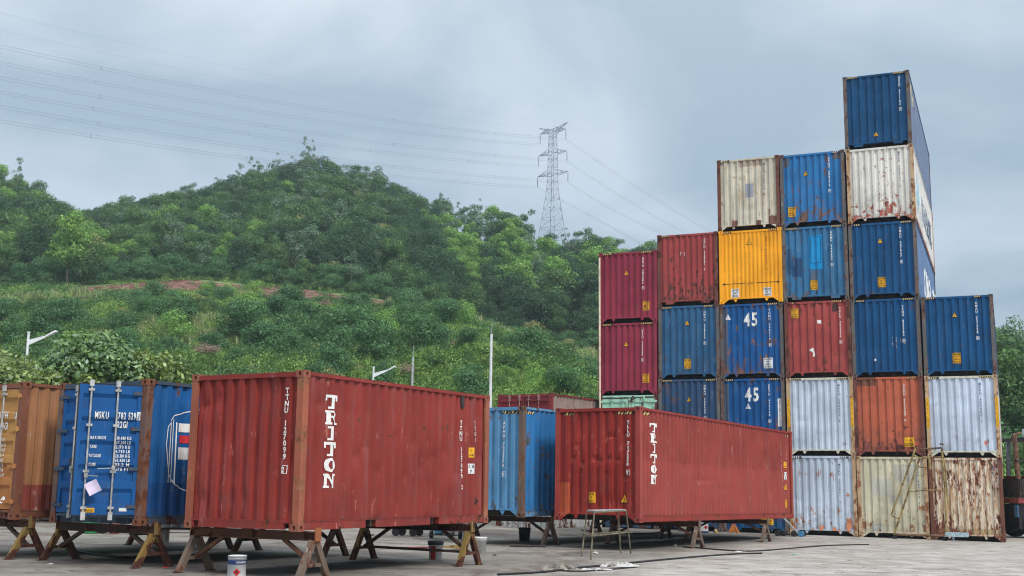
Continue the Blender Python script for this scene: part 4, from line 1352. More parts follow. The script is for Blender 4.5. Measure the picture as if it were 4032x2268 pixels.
# ------------------------------------------------------------------ pylon and power lines
def pylon():
    d0 = 268.0
    px0 = 2170
    base = at(px0, 1500, d0); bx = base.x
    zt = at(px0, 510, d0).z; zb = zof(1388, 640, d0) - 6
    e = empty('pylon', (bx, d0, zb), math.atan2(-2.6, 3.45) , 'tall steel lattice pylon with three pairs of arms on the ridge', 'pylon')
    Ht = zt - zb
    zr = {n: at(px0, p, d0).z - zb for n, p in (('a1', 522), ('a2', 608), ('a3', 690), ('waist', 745), ('low', 940))}
    mat = M['galvanised']
    def wd(z):
        return float(np.interp(z, [0, zr['low'], zr['waist'], zr['a3'], zr['a1'], Ht], [3.2, 2.3, .98, .86, .66, .6]))
    lv = [0, zr['low'] * .55, zr['low']]
    n = 5
    for i in range(1, n + 1): lv.append(zr['low'] + (zr['waist'] - zr['low']) * (1 - (1 - i / n) ** 1.0))
    for i in range(1, 9): lv.append(zr['waist'] + (Ht - zr['waist']) * i / 8)
    cs = [(-1, -1), (1, -1), (1, 1), (-1, 1)]
    for cx, cy in cs:
        mb = MB()
        for a, b in zip(lv, lv[1:]): mb.bar((cx * wd(a), cy * wd(a), a), (cx * wd(b), cy * wd(b), b), .11 if a < zr['waist'] else .09)
        mb.build('tower_leg', mat, e)
    mb = MB()
    for a, b in zip(lv, lv[1:]):
        for i in range(4):
            (x0, y0), (x1, y1) = cs[i], cs[(i + 1) % 4]
            wa, wb = wd(a), wd(b)
            mb.bar((x0 * wa, y0 * wa, a), (x1 * wb, y1 * wb, b), .045); mb.bar((x1 * wa, y1 * wa, a), (x0 * wb, y0 * wb, b), .045)
            mb.bar((x0 * wb, y0 * wb, b), (x1 * wb, y1 * wb, b), .07)
    mb.build('lattice', mat, e)
    tips = {}
    for nm, z, ln in (('a1', zr['a1'], 3.7), ('a2', zr['a2'], 4.05), ('a3', zr['a3'], 4.35)):
        for sg in (-1, 1):
            mb = MB(); w_ = wd(z); tip = (sg * ln, 0, z + .25)
            for cy in (-1, 1):
                mb.bar((sg * w_, cy * w_, z), tip, .08); mb.bar((sg * w_, cy * w_, z + 1.2), tip, .07)
                for k in (.3, .6):
                    p = Vector((sg * w_, cy * w_, z)).lerp(Vector(tip), k); q = Vector((sg * w_, cy * w_, z + 1.2)).lerp(Vector(tip), k)
                    mb.bar(p, q, .06); mb.bar(p, Vector((sg * w_, -cy * w_, z)).lerp(Vector(tip), k), .06)
                    mb.bar(q, Vector((sg * w_, cy * w_, z)).lerp(Vector(tip), k + .3), .06)
            arm = mb.build('cross_arm', mat, e)
            ib = MB(); prof = []
            L_ = 2.3
            ib.tube([(tip[0], 0, z + .2), (tip[0], 0, z - L_)], .06, 6)
            for k in range(6): ib.tube([(tip[0], 0, z - .5 - k * .28), (tip[0], 0, z - .58 - k * .28)], .12, 6)
            ib.build('insulator', M['wire'], arm)
            tips[(nm, sg)] = (tip[0], 0, z - L_)
    for sg in (-1, 1):
        mb = MB(); tip = (sg * 4.15, 0, Ht + 1.1)
        for cy in (-1, 1):
            mb.bar((sg * .3, cy * .6, Ht - .2), tip, .08); mb.bar((sg * .6, cy * .6, Ht - 1.2), tip, .07)
            for k in (.25, .5, .75):
                p = Vector((sg * .3, cy * .6, Ht - .2)).lerp(Vector(tip), k); q = Vector((sg * .6, cy * .6, Ht - 1.2)).lerp(Vector(tip), k)
                mb.bar(p, q, .06); mb.bar(q, Vector((sg * .3, -cy * .6, Ht - .2)).lerp(Vector(tip), k), .06)
        mb.build('earth_wire_peak', mat, e); tips[('e', sg)] = tip
    rz = e.rotation_euler.z
    def wpt(l): return Vector((bx + l[0] * math.cos(rz), d0 + l[0] * math.sin(rz), zb + l[2]))
    return {k: wpt(v) for k, v in tips.items()}
TIPS = pylon()
dl = Vector((-.6, -.8, 0))
def wire(tip, pts_px, dirv, label, twin=True, group='power lines'):
    """conductor sagging from the pylon: pts_px are photo pixels it passes through"""
    T_ = [0.0]; Z = [tip.z]
    for px, py in pts_px:
        u = (px - 2016) / FPX
        t = (u * tip.y - tip.x) / (dirv.x - u * dirv.y)
        T_.append(t); Z.append(at(px, py, tip.y + dirv.y * t).z)
    co = np.polyfit(T_, Z, len(T_) - 1)
    tmax = T_[-1] * 1.35
    pts = [tip + dirv * (tmax * i / 40) for i in range(41)]
    for i, p in enumerate(pts): p.z = float(np.polyval(co, tmax * i / 40))
    e = empty('power_line', tuple(tip), 0, label, 'power line', group)
    side = Vector((-dirv.y, dirv.x, 0))
    offs = ((0, 0, .22), (0, 0, -.22)) if twin else ((0, 0, 0),)
    for o_ in offs:
        mb = MB(); mb.tube([p - tip + Vector(o_) for p in pts], .020 if twin else .009, 4, False)
        mb.build('conductor', M['wire'], e)
    if twin:
        mb = MB()
        for k in (6, 13, 20, 27, 34):
            p = pts[k] - tip; mb.bar(p + Vector((0, 0, .3)), p - Vector((0, 0, .3)), .07)
        mb.build('spacer', M['wire'], e)
S5 = 1400 / 2576
for key, a, b, lb in ((('a1', 1), (1360, 452), (0, 204), 'uppermost twin conductor sweeping left from the pylon'), (('a1', -1), (1268, 482), (0, 267), 'second twin conductor from the top, left of the pylon'),
                      (('a2', 1), (1370, 547), (0, 323), 'third twin conductor from the top, left of the pylon'), (('a2', -1), (1273, 573), (0, 379), 'fourth twin conductor from the top, left of the pylon'),
                      (('a3', 1), (1376, 638), (0, 434), 'fifth twin conductor from the top, left of the pylon'), (('a3', -1), (1260, 664), (0, 489), 'lowest twin conductor, left of the pylon')):
    wire(TIPS[key], [a, b], dl, lb)
wire(TIPS[('e', 1)], [(1300, 348), (0, 78)], dl, 'upper faint earth wire left of the pylon', False)
wire(TIPS[('e', -1)], [(1300, 392), (0, 140)], dl, 'lower faint earth wire left of the pylon', False)
dr_ = Vector((.6, .8, 0))
for key, a, b, lb in ((('a1', 1), (2470, 708), (2780, 895), 'upper twin conductor falling to the right behind the stack'), (('a2', 1), (2470, 784), (2700, 910), 'middle twin conductor falling to the right'),
                      (('a3', 1), (2470, 853), (2640, 925), 'lower twin conductor falling to the right'), (('a3', -1), (2400, 888), (2560, 975), 'lowest twin conductor falling to the right')):
    wire(TIPS[key], [a, b], dr_, lb)
wire(TIPS[('e', 1)], [(2340, 548), (2700, 780)], dr_, 'faint earth wire falling to the right', False)

# ------------------------------------------------------------------ street lamps and posts along the road at the foot of the hill
def lamp(px, top, d, arm_px, arm_y, label):
    p = at(px, top, d); g_ = gz(p.x, p.y)
    e = empty('street_lamp', (p.x, p.y, g_), 0, label, 'street lamp', 'street lamps along the road')
    h = p.z - g_
    mb = MB(); mb.tube([(0, 0, 0), (0, 0, h)], [.10, .065], 12); mb.build('pole', M['lamp_white'], e)
    mb = MB(); mb.tube([(0, 0, h), (0, 0, h + .08)], .09, 10); mb.build('cap', M['lamp_white'], e)
    q = at(arm_px, arm_y, d); dx_ = q.x - p.x; dz = q.z - g_ - h
    ah = h - 1.15 * (d / 66) * .9
    mb = MB()
    prof = [(.05, h - .68), (.05, h - .38), (dx_ * .66, h - .08), (dx_ * .66, h - .18)]
    vs = [(a, -.03, b) for a, b in prof] + [(a, .03, b) for a, b in prof]
    mb.add(vs, [(0, 3, 2, 1), (4, 5, 6, 7)] + [(i, (i + 1) % 4, 4 + (i + 1) % 4, 4 + i) for i in range(4)])
    mb.build('arm', M['lamp_white'], e)
    mb = MB(); a0 = dx_ * .63; z0 = h - .20
    mb.add([(a0, -.13, z0), (dx_ * .92, -.15, z0 + .26), (dx_, -.08, h + dz - .08), (a0, .13, z0), (dx_ * .92, .15, z0 + .26), (dx_, .08, h + dz - .08),
            (a0, -.13, z0 + .10), (dx_ * .92, -.15, z0 + .38), (a0, .13, z0 + .10), (dx_ * .92, .15, z0 + .38)],
           [(0, 1, 4, 3), (1, 2, 5, 4), (6, 8, 9, 7), (7, 9, 5, 2), (0, 6, 7, 1), (1, 7, 2), (3, 4, 9, 8), (4, 5, 9), (0, 3, 8, 6)])
    mb.build('lamp_head', M['lamp_white'], e)
lamp(113, 1312, 66, 229, 1300, 'white street lamp on the left, rising over the leafy trees')
lamp(1471, 1448, 84, 1563, 1444, 'white street lamp behind the near red container')
lamp(2285, 1532, 100, 2372, 1524, 'white street lamp beside the maroon containers of the stack')
def mast(px, top, d, ytip, lb):
    p = at(px, top, d); g_ = gz(p.x, p.y); h = p.z - g_
    e = empty('mast', (p.x, p.y, g_), 0, lb, 'mast')
    mb = MB(); mb.tube([(0, 0, 0), (0, 0, h)], [.095, .065], 12); mb.build('pole', M['lamp_white'] if px > 1800 else M['grey_paint'], e)
    q = at(px, ytip, d).z - g_
    mb = MB(); mb.tube([(0, 0, h), (.02, 0, q)], [.03, .015], 6); mb.build('lightning_rod', M['wire'], e)
mast(1935, 1316, 62, 1275, 'tall white mast with a lightning rod, behind the far end of the near red container')
mast(1626, 1405, 72, 1360, 'grey mast with a thin rod left of the tall white mast')

# ------------------------------------------------------------------ trestle-borne containers in front
def corner_from(near_x, near_y, yaw):
    """front-left corner of a container whose front-right corner and side direction are known"""
    return near_x - W * math.sin(yaw), near_y + W * math.cos(yaw), yaw - math.pi / 2

# -- red 20 ft container
TRED = (0.245, 0.034, 0.027)
m_t1 = paint('paint_red', TRED, rust=.03, bleed=.0, scuff=.36, bottom=.3, streaky=.4, H=2.6, scuffcol=(.52, .20, .17), spotscale=5)
m_t1s = paint('paint_red_side', TRED, rust=.04, bleed=.0, scuff=.36, bottom=.25, streaky=.45, H=2.6, scuffcol=(.44, .17, .135))
m_t1f = paint('paint_red_post', (0.32, 0.10, 0.06), rust=.22, bleed=.25, scuff=.3, bottom=.3, H=2.6, rdark=(.16, .07, .04))
x, y, rz = corner_from(-3.3657, 19.1057, 1.0642)
Z1 = .9446
gl1 = [(.35, .45, .16, .22, .05), (.98, .50, .10, .20, .045), (1.24, .52, .09, .22, .05), (.62, 2.15, .12, .14, .03), (.9, 1.55, .08, .3, .03), (1.85, 2.3, .1, .2, .03), (1.45, 1.3, .1, .3, .025), (.30, 2.05, .12, .1, .03)]
sd1 = [(1.6 + .35 * i + .1 * math.sin(i * 5), 1.25 + .35 * math.sin(i * 2.7), .16, .16, .03) for i in range(10)] + [(2.2, .12, .2, .12, .03), (3.9, .14, .2, .12, .03), (4.9, 1.8, .12, .3, .03), (4.3, 1.1, .4, .5, .03)]
T1, F, S = container('brick-red container nearest the camera, big white letters down its long side, on trestles',
                     (x, y, Z1), rz, 6.058, 2.591, m_t1, m_t1f, sill='pocket', seed=3, nz=44, sub=3, front_dents=gl1, side_dents=sd1, ndents=12, group='containers on trestles',
                     side_mat=m_t1s)
T1.rotation_euler = (math.atan(.018 / 6.06), 0, rz)
code(T1, F, 'TTNU 127099 2', x=W * .815, z=2.31, h=.09, pitch=.107)
for i, ch in enumerate('TRITON'):
    zz_ = 2.236 - .262 * (i + 1) + .027
    decal('letter', slab(ch, .67, zz_, .31, .235), S, M['white_print'], T1, off=.012)
snap = lambda F_, x_: min([(F_.U[k] + F_.U[k + 1]) / 2 for k in range(len(F_.U) - 1) if F_.D[k] == 0 and F_.D[k + 1] == 0], key=lambda q: abs(q - x_))
decal('lettering', text_polys('TTNU 127099 2', snap(S, 4.99), 2.02, .085, .9, True, .105), S, M['white_print'], T1, off=.007)
decal('lettering', text_polys('22G1', snap(S, 5.42), 2.05, .085, .8, True, .115), S, M['worn_print'], T1, off=.007)
sticker(T1, S, 5.42, 1.30, .16, .2, lines=('!', '><'), name='yellow_sticker')
sticker(T1, S, 5.42, .98, .18, .2, 'white_sticker', ('C E', '7'), name='white_sticker')
mb = MB(); mb.box(W - .035, W + .002, 4.93, 5.05, 2.33, 2.50); mb.box(W - .03, W + .010, 4.95, 5.03, 2.26, 2.33)
mb.build('air_vent', M['steel_dark'], T1)

# -- red 40 ft high container
m_t2 = paint('paint_red', (0.28, 0.032, 0.025), rust=.02, bleed=.0, scuff=.16, bottom=.3, streaky=.22, H=2.9, scuffcol=(.55, .22, .16),
             patches=((0.0, .42, .12, .98, (.46, .10, .045), .9),))
m_t2s = paint('paint_red_side', (0.265, 0.043, 0.035), rust=.0, bleed=.0, scuff=.30, bottom=.3, streaky=.4, H=2.9, scuffcol=(.43, .17, .135),
              patches=((-3, 3, .2, 1.55, (.37, .07, .06), .35),))
m_t2f = paint('paint_red_post', (0.32, 0.055, 0.045), rust=.05, bleed=.1, scuff=.22, bottom=.3, H=2.9)
x, y, rz = corner_from(3.2641, 29.7636, 1.0266)
rg = random.Random(5)
fd2 = [(rg.uniform(.5, 2.2), rg.choice((1.15, 1.5, 2.1, 2.2, 1.9)) + rg.uniform(-.1, .1), .07, .07, .05) for _ in range(16)] + [(1.6, .45, .09, .25, .05), (1.85, .42, .09, .25, .05), (1.3, .4, .07, .2, .04)]
sd2 = [(3.2, 1.7, .5, .5, .04), (3.0, 1.45, .3, .25, .04)] + [(3.6 + .3 * i, 1.12, .12, .1, .035) for i in range(6)] + [(9.6 + .1 * i, 2.0 - .28 * i, .25, .2, .06) for i in range(5)] + [(8.4, 1.5, .15, .15, .04), (10.4, 1.2, .3, .5, .035), (5.5, .9, 1.5, .15, .02)]
T2, F, S = container('long brick-red container on trestles before the stack, metal stool at its end',
                     (x, y, .8424), rz, 12.192, 2.896, m_t2, m_t2f, sill='goose', seed=4, nz=40, sub=2, front_dents=fd2, side_dents=sd2, ndents=14, group='containers on trestles',
                     side_mat=m_t2s)
T2.rotation_euler = (math.atan(-.0935 / 12.19), 0, rz)
code(T2, F, 'TLLU 767250 7', x=W * .82, z=2.54, h=.085, pitch=.105)
for i, ch in enumerate('TRITON'):
    zz_ = 2.52 - .264 * (i + 1) + .027
    decal('letter', slab(ch, .76, zz_, .33, .237), S, M['white_print'], T2, off=.014)
sticker(T2, F, 1.06, .47, .20, .27, lines=('CAUTION', "9'6", 'HIGH'))
triangle(T2, F, 1.98, .47, .25)
low_stripes(T2, F, 2.896, ((.22, .56), (1.80, 2.25)))
low_stripes(T2, S, 2.896, ((.2, .62), (11.5, 11.9)))
decal('lettering', text_polys('TLLU 767250 7', snap(S, 11.05), 2.5, .09, .8, True, .12), S, M['worn_print'], T2, off=.007)
decal('lettering', text_polys('45G1', snap(S, 11.45), 2.4, .09, .8, True, .12), S, M['worn_print'], T2, off=.007)
sticker(T2, S, 11.5, 1.66, .2, .2, lines=('!', '><'), name='yellow_sticker')
sticker(T2, S, 11.5, 1.28, .2, .24, 'white_sticker', ('C E', '7'), name='white_sticker')
triangle(T2, S, 11.5, .92, .24)
sticker(T2, S, 11.6, .35, .22, .27, lines=('CAUTION', "9'6", 'HIGH'))

# -- blue 20 ft container, door end towards us
BLU = (0.008, 0.085, 0.27)
m_mb = paint('paint_blue_door', BLU, rust=.0, bleed=.0, scuff=.12, bottom=.5, streaky=.12, H=2.6)
m_ms = paint('paint_blue_side', (0.010, 0.10, 0.30), rust=.04, bleed=.0, scuff=.2, bottom=.55, streaky=.25, H=2.6, patches=((-3, 3, .1, .75, (.008, .06, .20), .85),))
m_mf = paint('paint_rusty_post', (0.15, 0.10, 0.085), rust=.4, bleed=.3, scuff=.2, bottom=.3, H=2.6, rdark=(.09, .035, .02))
m_mh = paint('paint_blue_grey', (0.05, 0.075, 0.11), rust=.15, bleed=.1, scuff=.2, bottom=.3, H=2.6)
x, y, rz = corner_from(-6.5022, 21.0482, 1.0110)
MS, F, S = container('royal blue container with one door swung open, white weights table on the door',
                     (x, y, .9304), rz, 6.058, 2.591, m_mb, m_mf, sill='pocket', end='door', seed=6, nz=20, sub=1, group='containers on trestles', side_mat=m_ms, railmat=m_mh)
def msku(side, leaf, lw, X, zb, zt):
    # local x of a leaf runs from its hinge inwards; print reads from left to right
    class LF(Flat):
        def pt(s, u, v, off=0.0, flat=None):
            hh = (zt - zb - .2) / 5
            q = (v - zb - .10) % hh if zb + .1 < v < zt - .1 else 0
            d = float(np.interp(q, [0, .06, .075, hh - .13, hh - .06, hh], [0, 0, .038, .038, 0, 0])) if .08 < u < lw - .08 else 0.0
            return (X(u) if side == 0 else -u, d - off, v)
    hh = (zt - zb - .2) / 5
    cuts = [zb + .1 + i * hh + k for i in range(5) for k in (.06, .075, hh - .13, hh - .06)]
    s = LF('front', 0)
    def T(txt, x, z, h, sx=.75, mat='white_print'):
        if side == 0:
            q = text_polys(txt, x, z, h, sx)
        else:                                  # leaf is hinged on the right: u counts from the hinge, so mirror
            q = [[(lw - a, b) for a, b in p][::-1] for p in text_polys(txt, x, z, h, sx)]
        decal('lettering', q, s, M[mat], leaf, off=.008, vcuts=cuts)
    def Rc(nm, x0, x1, z0, z1, mat, rot=0.0):
        q = [(x0, z0), (x1, z0), (x1, z1), (x0, z1)]
        if rot:
            cx, cz = (x0 + x1) / 2, (z0 + z1) / 2
            q = [(cx + (a - cx) * math.cos(rot) - (b - cz) * math.sin(rot), cz + (a - cx) * math.sin(rot) + (b - cz) * math.cos(rot)) for a, b in q]
        if side == 1: q = [(lw - a, b) for a, b in q][::-1]
        return decal(nm, [q], s, M[mat], leaf, off=.009, vcuts=cuts)
    if side == 1:
        def fit(txt, x0, x1, z, h, mat='white_print'):
            w0 = sum(glyph_polys(k)[1] + .12 for k in txt) * h / .73
            T(txt, x0, z, h, (x1 - x0) / w0, mat)
        fit('MSKU', .29, .53, 1.86, .125); fit('782 529', .68, .99, 1.86, .125)
        Rc('number_panel', 1.0, 1.06, 1.85, 1.995, 'white_print')
        fit('3', 1.008, 1.06, 1.865, .11, 'dark_print')
        fit('22G1', .68, .86, 1.71, .12)
        for i, (a, b, wa) in enumerate((('MAX.GROSS', '30.480 KG', .26), ('', '67.200 LB', 0), ('TARE', '2.170 KG', .12), ('', '4.780 LB', 0), ('PAYLOAD', '28.310 KG', .2), ('', '62.420 LB', 0), ('CUBE', '33.2 M', .12), ('', '1.170 FT', 0))):
            z = 1.50 - i * .078
            if a: fit(a, .24, .24 + wa, z, .055)
            fit(b, .68, .93, z, .055)
        Rc('yellow_sticker', .17, .39, zb + .04, zb + .12, 'yellow_sticker'); T('APPROVED', .20, zb + .06, .035, .6, 'black_print')
        Rc('white_sticker', .80, .93, zb + .06, zb + .12, 'white_sticker')
    else:
        Rc('white_sticker', .36, .56, 1.72, 2.06, 'white_sticker')
        q = [(.44, 1.93), (.48, 1.96), (.47, 1.90), (.53, 1.93), (.50, 1.88), (.46, 1.87)]
        decal('emblem', [q], s, M['red_print'], leaf, off=.012)
        T('SAFETY', .385, 1.77, .035, .6, 'red_print')
        T('TARE', .30, 1.68, .04, .7, 'worn_print')
        Rc('data_plate', .30, .45, 1.03, 1.20, 'steel_dark'); Rc('data_plate', .36, .42, 1.07, 1.11, 'white_sticker')
        Rc('data_plate', .47, .53, 1.16, 1.2, 'white_sticker')
        Rc('white_sticker', .42, .56, zb + .05, zb + .14, 'white_sticker')
door_end(MS, 2.591, 6.058, m_mb, M['steel_rod'], m_mh, ajar=R(58), textfn=msku, hingemat=m_mh)
# ship emblem on the blue side: outlined shield with stripes and flag
cx_, cz_ = .95, 1.38
oct_ = [(-.42, .05), (-.40, .38), (-.22, .60), (.3, .74), (.8, .6), (1.0, .2), (1.0, -.5), (.6, -.66), (.2, -.8), (-.16, -.66), (-.34, -.4)]
ol = []
for i in range(len(oct_)):
    a, b = Vector(oct_[i]), Vector(oct_[(i + 1) % len(oct_)])
    n_ = Vector((-(b - a).y, (b - a).x)).normalized() * .009
    ol.append([(cx_ + q.x, cz_ + q.y) for q in (a - n_, b - n_, b + n_, a + n_)])
decal('emblem', ol, S, M['white_print'], MS, off=.010)
decal('emblem', [rect(cx_ - .29 + k * .055 - .009, cx_ - .29 + k * .055 + .009, cz_ - .62, cz_ + .52 - abs(k - 1) * .05) for k in range(3)], S, M['white_print'], MS, off=.007)
decal('emblem', [rect(cx_ - .13, cx_ + .55, cz_ + .30, cz_ + .46), rect(cx_ - .13, cx_ + .5, cz_ - .20, cz_ + .02)], S, M['white_print'], MS, off=.007)
decal('emblem', [rect(cx_ - .11, cx_ + .55, cz_ + .10, cz_ + .24)], S, M['red_print'], MS, off=.007)

# -- orange 20 ft container at the left edge
m_ob = paint('paint_orange_door', (0.46, 0.24, 0.075), rust=.0, bleed=.08, scuff=.15, bottom=.4, streaky=.15, H=2.6, patches=((-2, 3, .1, 1.05, (.42, .14, .05), .6),))
m_os = paint('paint_orange_side', (0.34, 0.155, 0.07), rust=.05, bleed=.2, scuff=.3, bottom=.4, streaky=.4, H=2.6, patches=((-2, 3, .15, .65, (.20, .035, .03), .9),))
m_of = paint('paint_rusty_post', (0.20, 0.075, 0.045), rust=.3, bleed=.3, scuff=.3, bottom=.3, H=2.6, rdark=(.10, .04, .03))
x, y, rz = corner_from(-9.28, 22.42, 1.0110)
OR, F, S = container('ochre-orange container on trestles left of the royal blue one, 137744 on its door',
                     (x, y, .965), rz, 6.058, 2.591, m_ob, m_of, sill='pocket', end='door', seed=8, nz=20, group='containers on trestles', side_mat=m_os, railmat=m_of)
def orange_text(side, leaf, lw, X, zb, zt):
    if side == 0: return
    class LF(Flat):
        def pt(s, u, v, off=0.0, flat=None):
            hh = (zt - zb - .2) / 5
            q = (v - zb - .10) % hh if zb + .1 < v < zt - .1 else 0
            d = float(np.interp(q, [0, .06, .075, hh - .13, hh - .06, hh], [0, 0, .038, .038, 0, 0])) if .08 < u < lw - .08 else 0.0
            return (-u, d - off, v)
    hh = (zt - zb - .2) / 5
    cuts = [zb + .1 + i * hh + k for i in range(5) for k in (.06, .075, hh - .13, hh - .06)]
    s = LF('front', 0)
    def T(txt, x, z, h, sx=.75, mat='white_print'):
        decal('lettering', [[(lw - a, b) for a, b in p][::-1] for p in text_polys(txt, x, z, h, sx)], s, M[mat], leaf, off=.008, vcuts=cuts)
    T('UESU', .06, 1.90, .14, .5); T('137744', .50, 1.90, .14, .50)
    q = [(.97, 1.89), (1.05, 1.89), (1.05, 2.06), (.97, 2.06)]
    decal('number_panel', [[(lw - a, b) for a, b in q][::-1]], s, M['white_print'], leaf, off=.007, vcuts=cuts)
    T('8', .982, 1.91, .13, .5, 'ochre_print')
    T('22G1', .52, 1.69, .14, .6)
    for i, ln in enumerate(('30.480 KGS', '67.200 LBS', '2.200 KGS', '4.850 LBS', '28.280 KGS', '62.350 LBS', '33.2 CU.M', '1.172 CU.FT')):
        T(ln, .52, 1.46 - i * .095, .058, .62)
    n = 14
    q = [(lw - (.80 + .055 * math.cos(2 * math.pi * k / n)), zb + .17 + .07 * math.sin(2 * math.pi * k / n)) for k in range(n)]
    decal('round_sticker', [q[::-1]], s, M['white_sticker'], leaf, off=.008)
door_end(OR, 2.591, 6.058, m_ob, M['steel_rod'], m_of, textfn=orange_text)

# -- light blue high container between the two red ones
m_ab = paint('paint_light_blue', (0.10, 0.27, 0.47), rust=.16, bleed=.05, scuff=.3, bottom=.4, streaky=.3, H=2.9, rdark=(.06, .05, .045))
m_as = paint('paint_light_blue_shaded', (0.025, 0.17, 0.42), rust=.12, bleed=.05, scuff=.15, bottom=.4, streaky=.3, H=2.9, rdark=(.05, .06, .07))  # darker copy of the end paint, with the neighbour's shade in the colour
m_af = paint('paint_rusty_post', (0.15, 0.11, 0.09), rust=.45, bleed=.3, scuff=.3, bottom=.3, H=2.9, rdark=(.09, .05, .035))
x, y, rz = corner_from(.335, 31.1, 1.0)
AP, F, S = container('light blue container on trestles, half hidden between the two brick-red ones', (x, y, .90), rz, 12.192, 2.896, m_ab, m_af,
                     sill='goose', seed=11, nz=16, side_dents=[(2.2, 1.7, .3, .3, .03)], group='containers on trestles', side_mat=m_as)
code(AP, F, 'APHU 722375 0', x=W * .74, z=2.5, h=.085, pitch=.112)
stripes('front', AP, 2.896, 12.192, ())
low_stripes(AP, F, 2.896, ((1.75, 2.28),))
low_stripes(AP, S, 2.896, ((.2, .62),))

# ------------------------------------------------------------------ two-high pile far behind, and low row far left
m_fr = paint('paint_dark_red', (0.22, 0.03, 0.035), rust=.12, bleed=.1, scuff=.5, bottom=.2, H=2.6, scuffcol=(.4, .25, .24))
m_frs = paint('paint_worn_side', (0.30, 0.22, 0.19), rust=.2, bleed=.3, scuff=.4, bottom=.2, H=2.6)
m_fg = paint('paint_grey_white', (0.38, 0.40, 0.40), rust=.15, bleed=.15, scuff=.3, bottom=.4, H=2.6)
pf = at(2170, 1800, 44.4)
x, y, rz = corner_from(pf.x, pf.y, 1.0)
g0 = gz(x, y) - .12
FG, F, S = container('weathered grey-white container on the ground underneath the far dark red one', (x, y, g0 - .06), rz, 12.192, 2.591, m_fg, m_fg, sill='pocket', seed=12, nz=8, group='pair of containers far behind')
FR, F, S = container('dark red container with scuffed doors, far behind the light blue one', (x, y, g0 - .06 + 2.591), rz, 12.192, 2.591, m_fr, m_fr, sill='pocket', end='door', seed=13, nz=8, side_mat=m_frs, group='pair of containers far behind')
door_end(FR, 2.591, 12.192, m_fr, paint('rod_worn', (.35, .2, .2), rust=.1, bleed=.2, scuff=.5), m_fr)
pf = at(150, 2040, 40)
x, y, rz = corner_from(pf.x, pf.y, 1.0)
container('grey-white container on the ground seen beneath the orange container', (x, y, gz(x, y)), rz, 12.192, 2.591, m_fg, m_frs, sill='pocket', seed=15, nz=6)

# ------------------------------------------------------------------ the great stack on the right
SX, SY, SYAW, SP, SS = 17.1969, 41.4131, -0.3966, 2.4739, 0.0264
HC = 2.896
def slot(i):
    """front-left corner of column i (1..6)"""
    k = (i - 1) - 6
    return SX + math.cos(SYAW) * k * SP + .018, SY + math.sin(SYAW) * k * SP, SS * (6 - i + .5)

GREYF = lambda: paint('post_grey_rust', (0.13, 0.125, 0.125), rust=.38, bleed=.2, scuff=.35, bottom=.2, rdark=(.06, .035, .028))
RUSTF = lambda: paint('post_rust', (0.16, 0.065, 0.045), rust=.5, bleed=.4, scuff=.3, bottom=.2, rdark=(.07, .03, .022))
BROWNF = lambda: paint('post_brown', (0.16, 0.06, 0.05), rust=.35, bleed=.15, scuff=.3, bottom=.2)
WRUSTF = lambda: paint('post_white_rust', (0.50, 0.36, 0.22), rust=.3, bleed=.75, scuff=.1, bottom=.3, rdark=(.14, .06, .03))

GRP = 'containers in the tall stack'
def stackc(i, z, label, body, frame, H=HC, **kw):
    x, y, zo = slot(i)
    kw.setdefault('group', GRP)
    kw.setdefault('endwave', ((.104, .024, .100, .050), (.118, .030, .104, .046), (.092, .026, .090, .044), (.110, .018, .112, .050))[(i * 7 + int(z)) % 4])
    jr = random.Random(i * 31 + int(z * 10))
    x += jr.uniform(-.014, .014); y += jr.uniform(-.035, .035)
    t, F, S = container(label, (x, y, z + zo + gz_off), SYAW + jr.uniform(-.0016, .0016), 12.192, H, body, frame, seed=i * 17 + int(z * 10), **kw)
    return t, F, S
gz_off = 0.0

# column 1
c1b = paint('paint_dark_blue', (0.03, 0.07, 0.14), rust=.2)
stackc(1, 0, 'dark container at the foot of the leftmost column, behind the long red container', c1b, GREYF(), 2.591, sill='pocket')
m_gr = paint('paint_mint', (0.40, 0.68, 0.52), rust=.12, bleed=.04, scuff=.2, bottom=.1, rdark=(.07, .05, .045), patches=((0, 2.4, 2.43, 2.50, (.06, .05, .05), .9), (1.9, 2.35, 2.36, 2.52, (.10, .08, .07), .9)), H=2.6)
t, F, S = stackc(1, 2.591, 'pale mint green container with lock rods showing, under the two maroon ones', m_gr, BROWNF(), 2.591, sill='pocket', end='door')
door_end(t, 2.591, 12.192, m_gr, m_gr, m_gr)
m_ue = lambda: paint('paint_maroon', (0.27, 0.035, 0.062), rust=.0, bleed=.0, scuff=.08, bottom=.1, streaky=.1, spotscale=7)
for k, (zz_, cd_, lb) in enumerate(((5.182, 'UETU 562985 0', 'lower maroon container with white code, resting on the mint green one'),
                                    (8.078, 'UETU 580882 0', 'topmost maroon container of the leftmost column of the stack'))):
    bm_ = m_ue()
    t, F, S = stackc(1, zz_, lb, bm_, bm_, sill='goose')
    code(t, F, cd_, x=W * .80, z=HC - .28, h=.08, pitch=.1)
    triangle(t, F, W * .475, 1.93, .2)
    sticker(t, F, W * .81, .46, .27, .36)
    stripes('front', t, HC, 12.192, ((.17, .62), (1.78, 2.26)))
# pale pipe standing up the left edge
mb = MB()
pb = slot(1); ax_ = Vector((math.cos(SYAW), math.sin(SYAW), 0)); dp_ = Vector((-math.sin(SYAW), math.cos(SYAW), 0))
p0 = Vector((pb[0], pb[1], 0)) + ax_ * .13 - dp_ * .12
mb.tube([(p0.x, p0.y, gz(p0.x, p0.y)), (p0.x - .03, p0.y, 5.2), (p0.x - .05, p0.y, 10.9)], .038, 8)
tag(mb.build('standing_pipe', simple('cream_paint', (.75, .68, .52), .5)), 'thin cream pipe standing upright along the left edge of the stack', 'pipe')

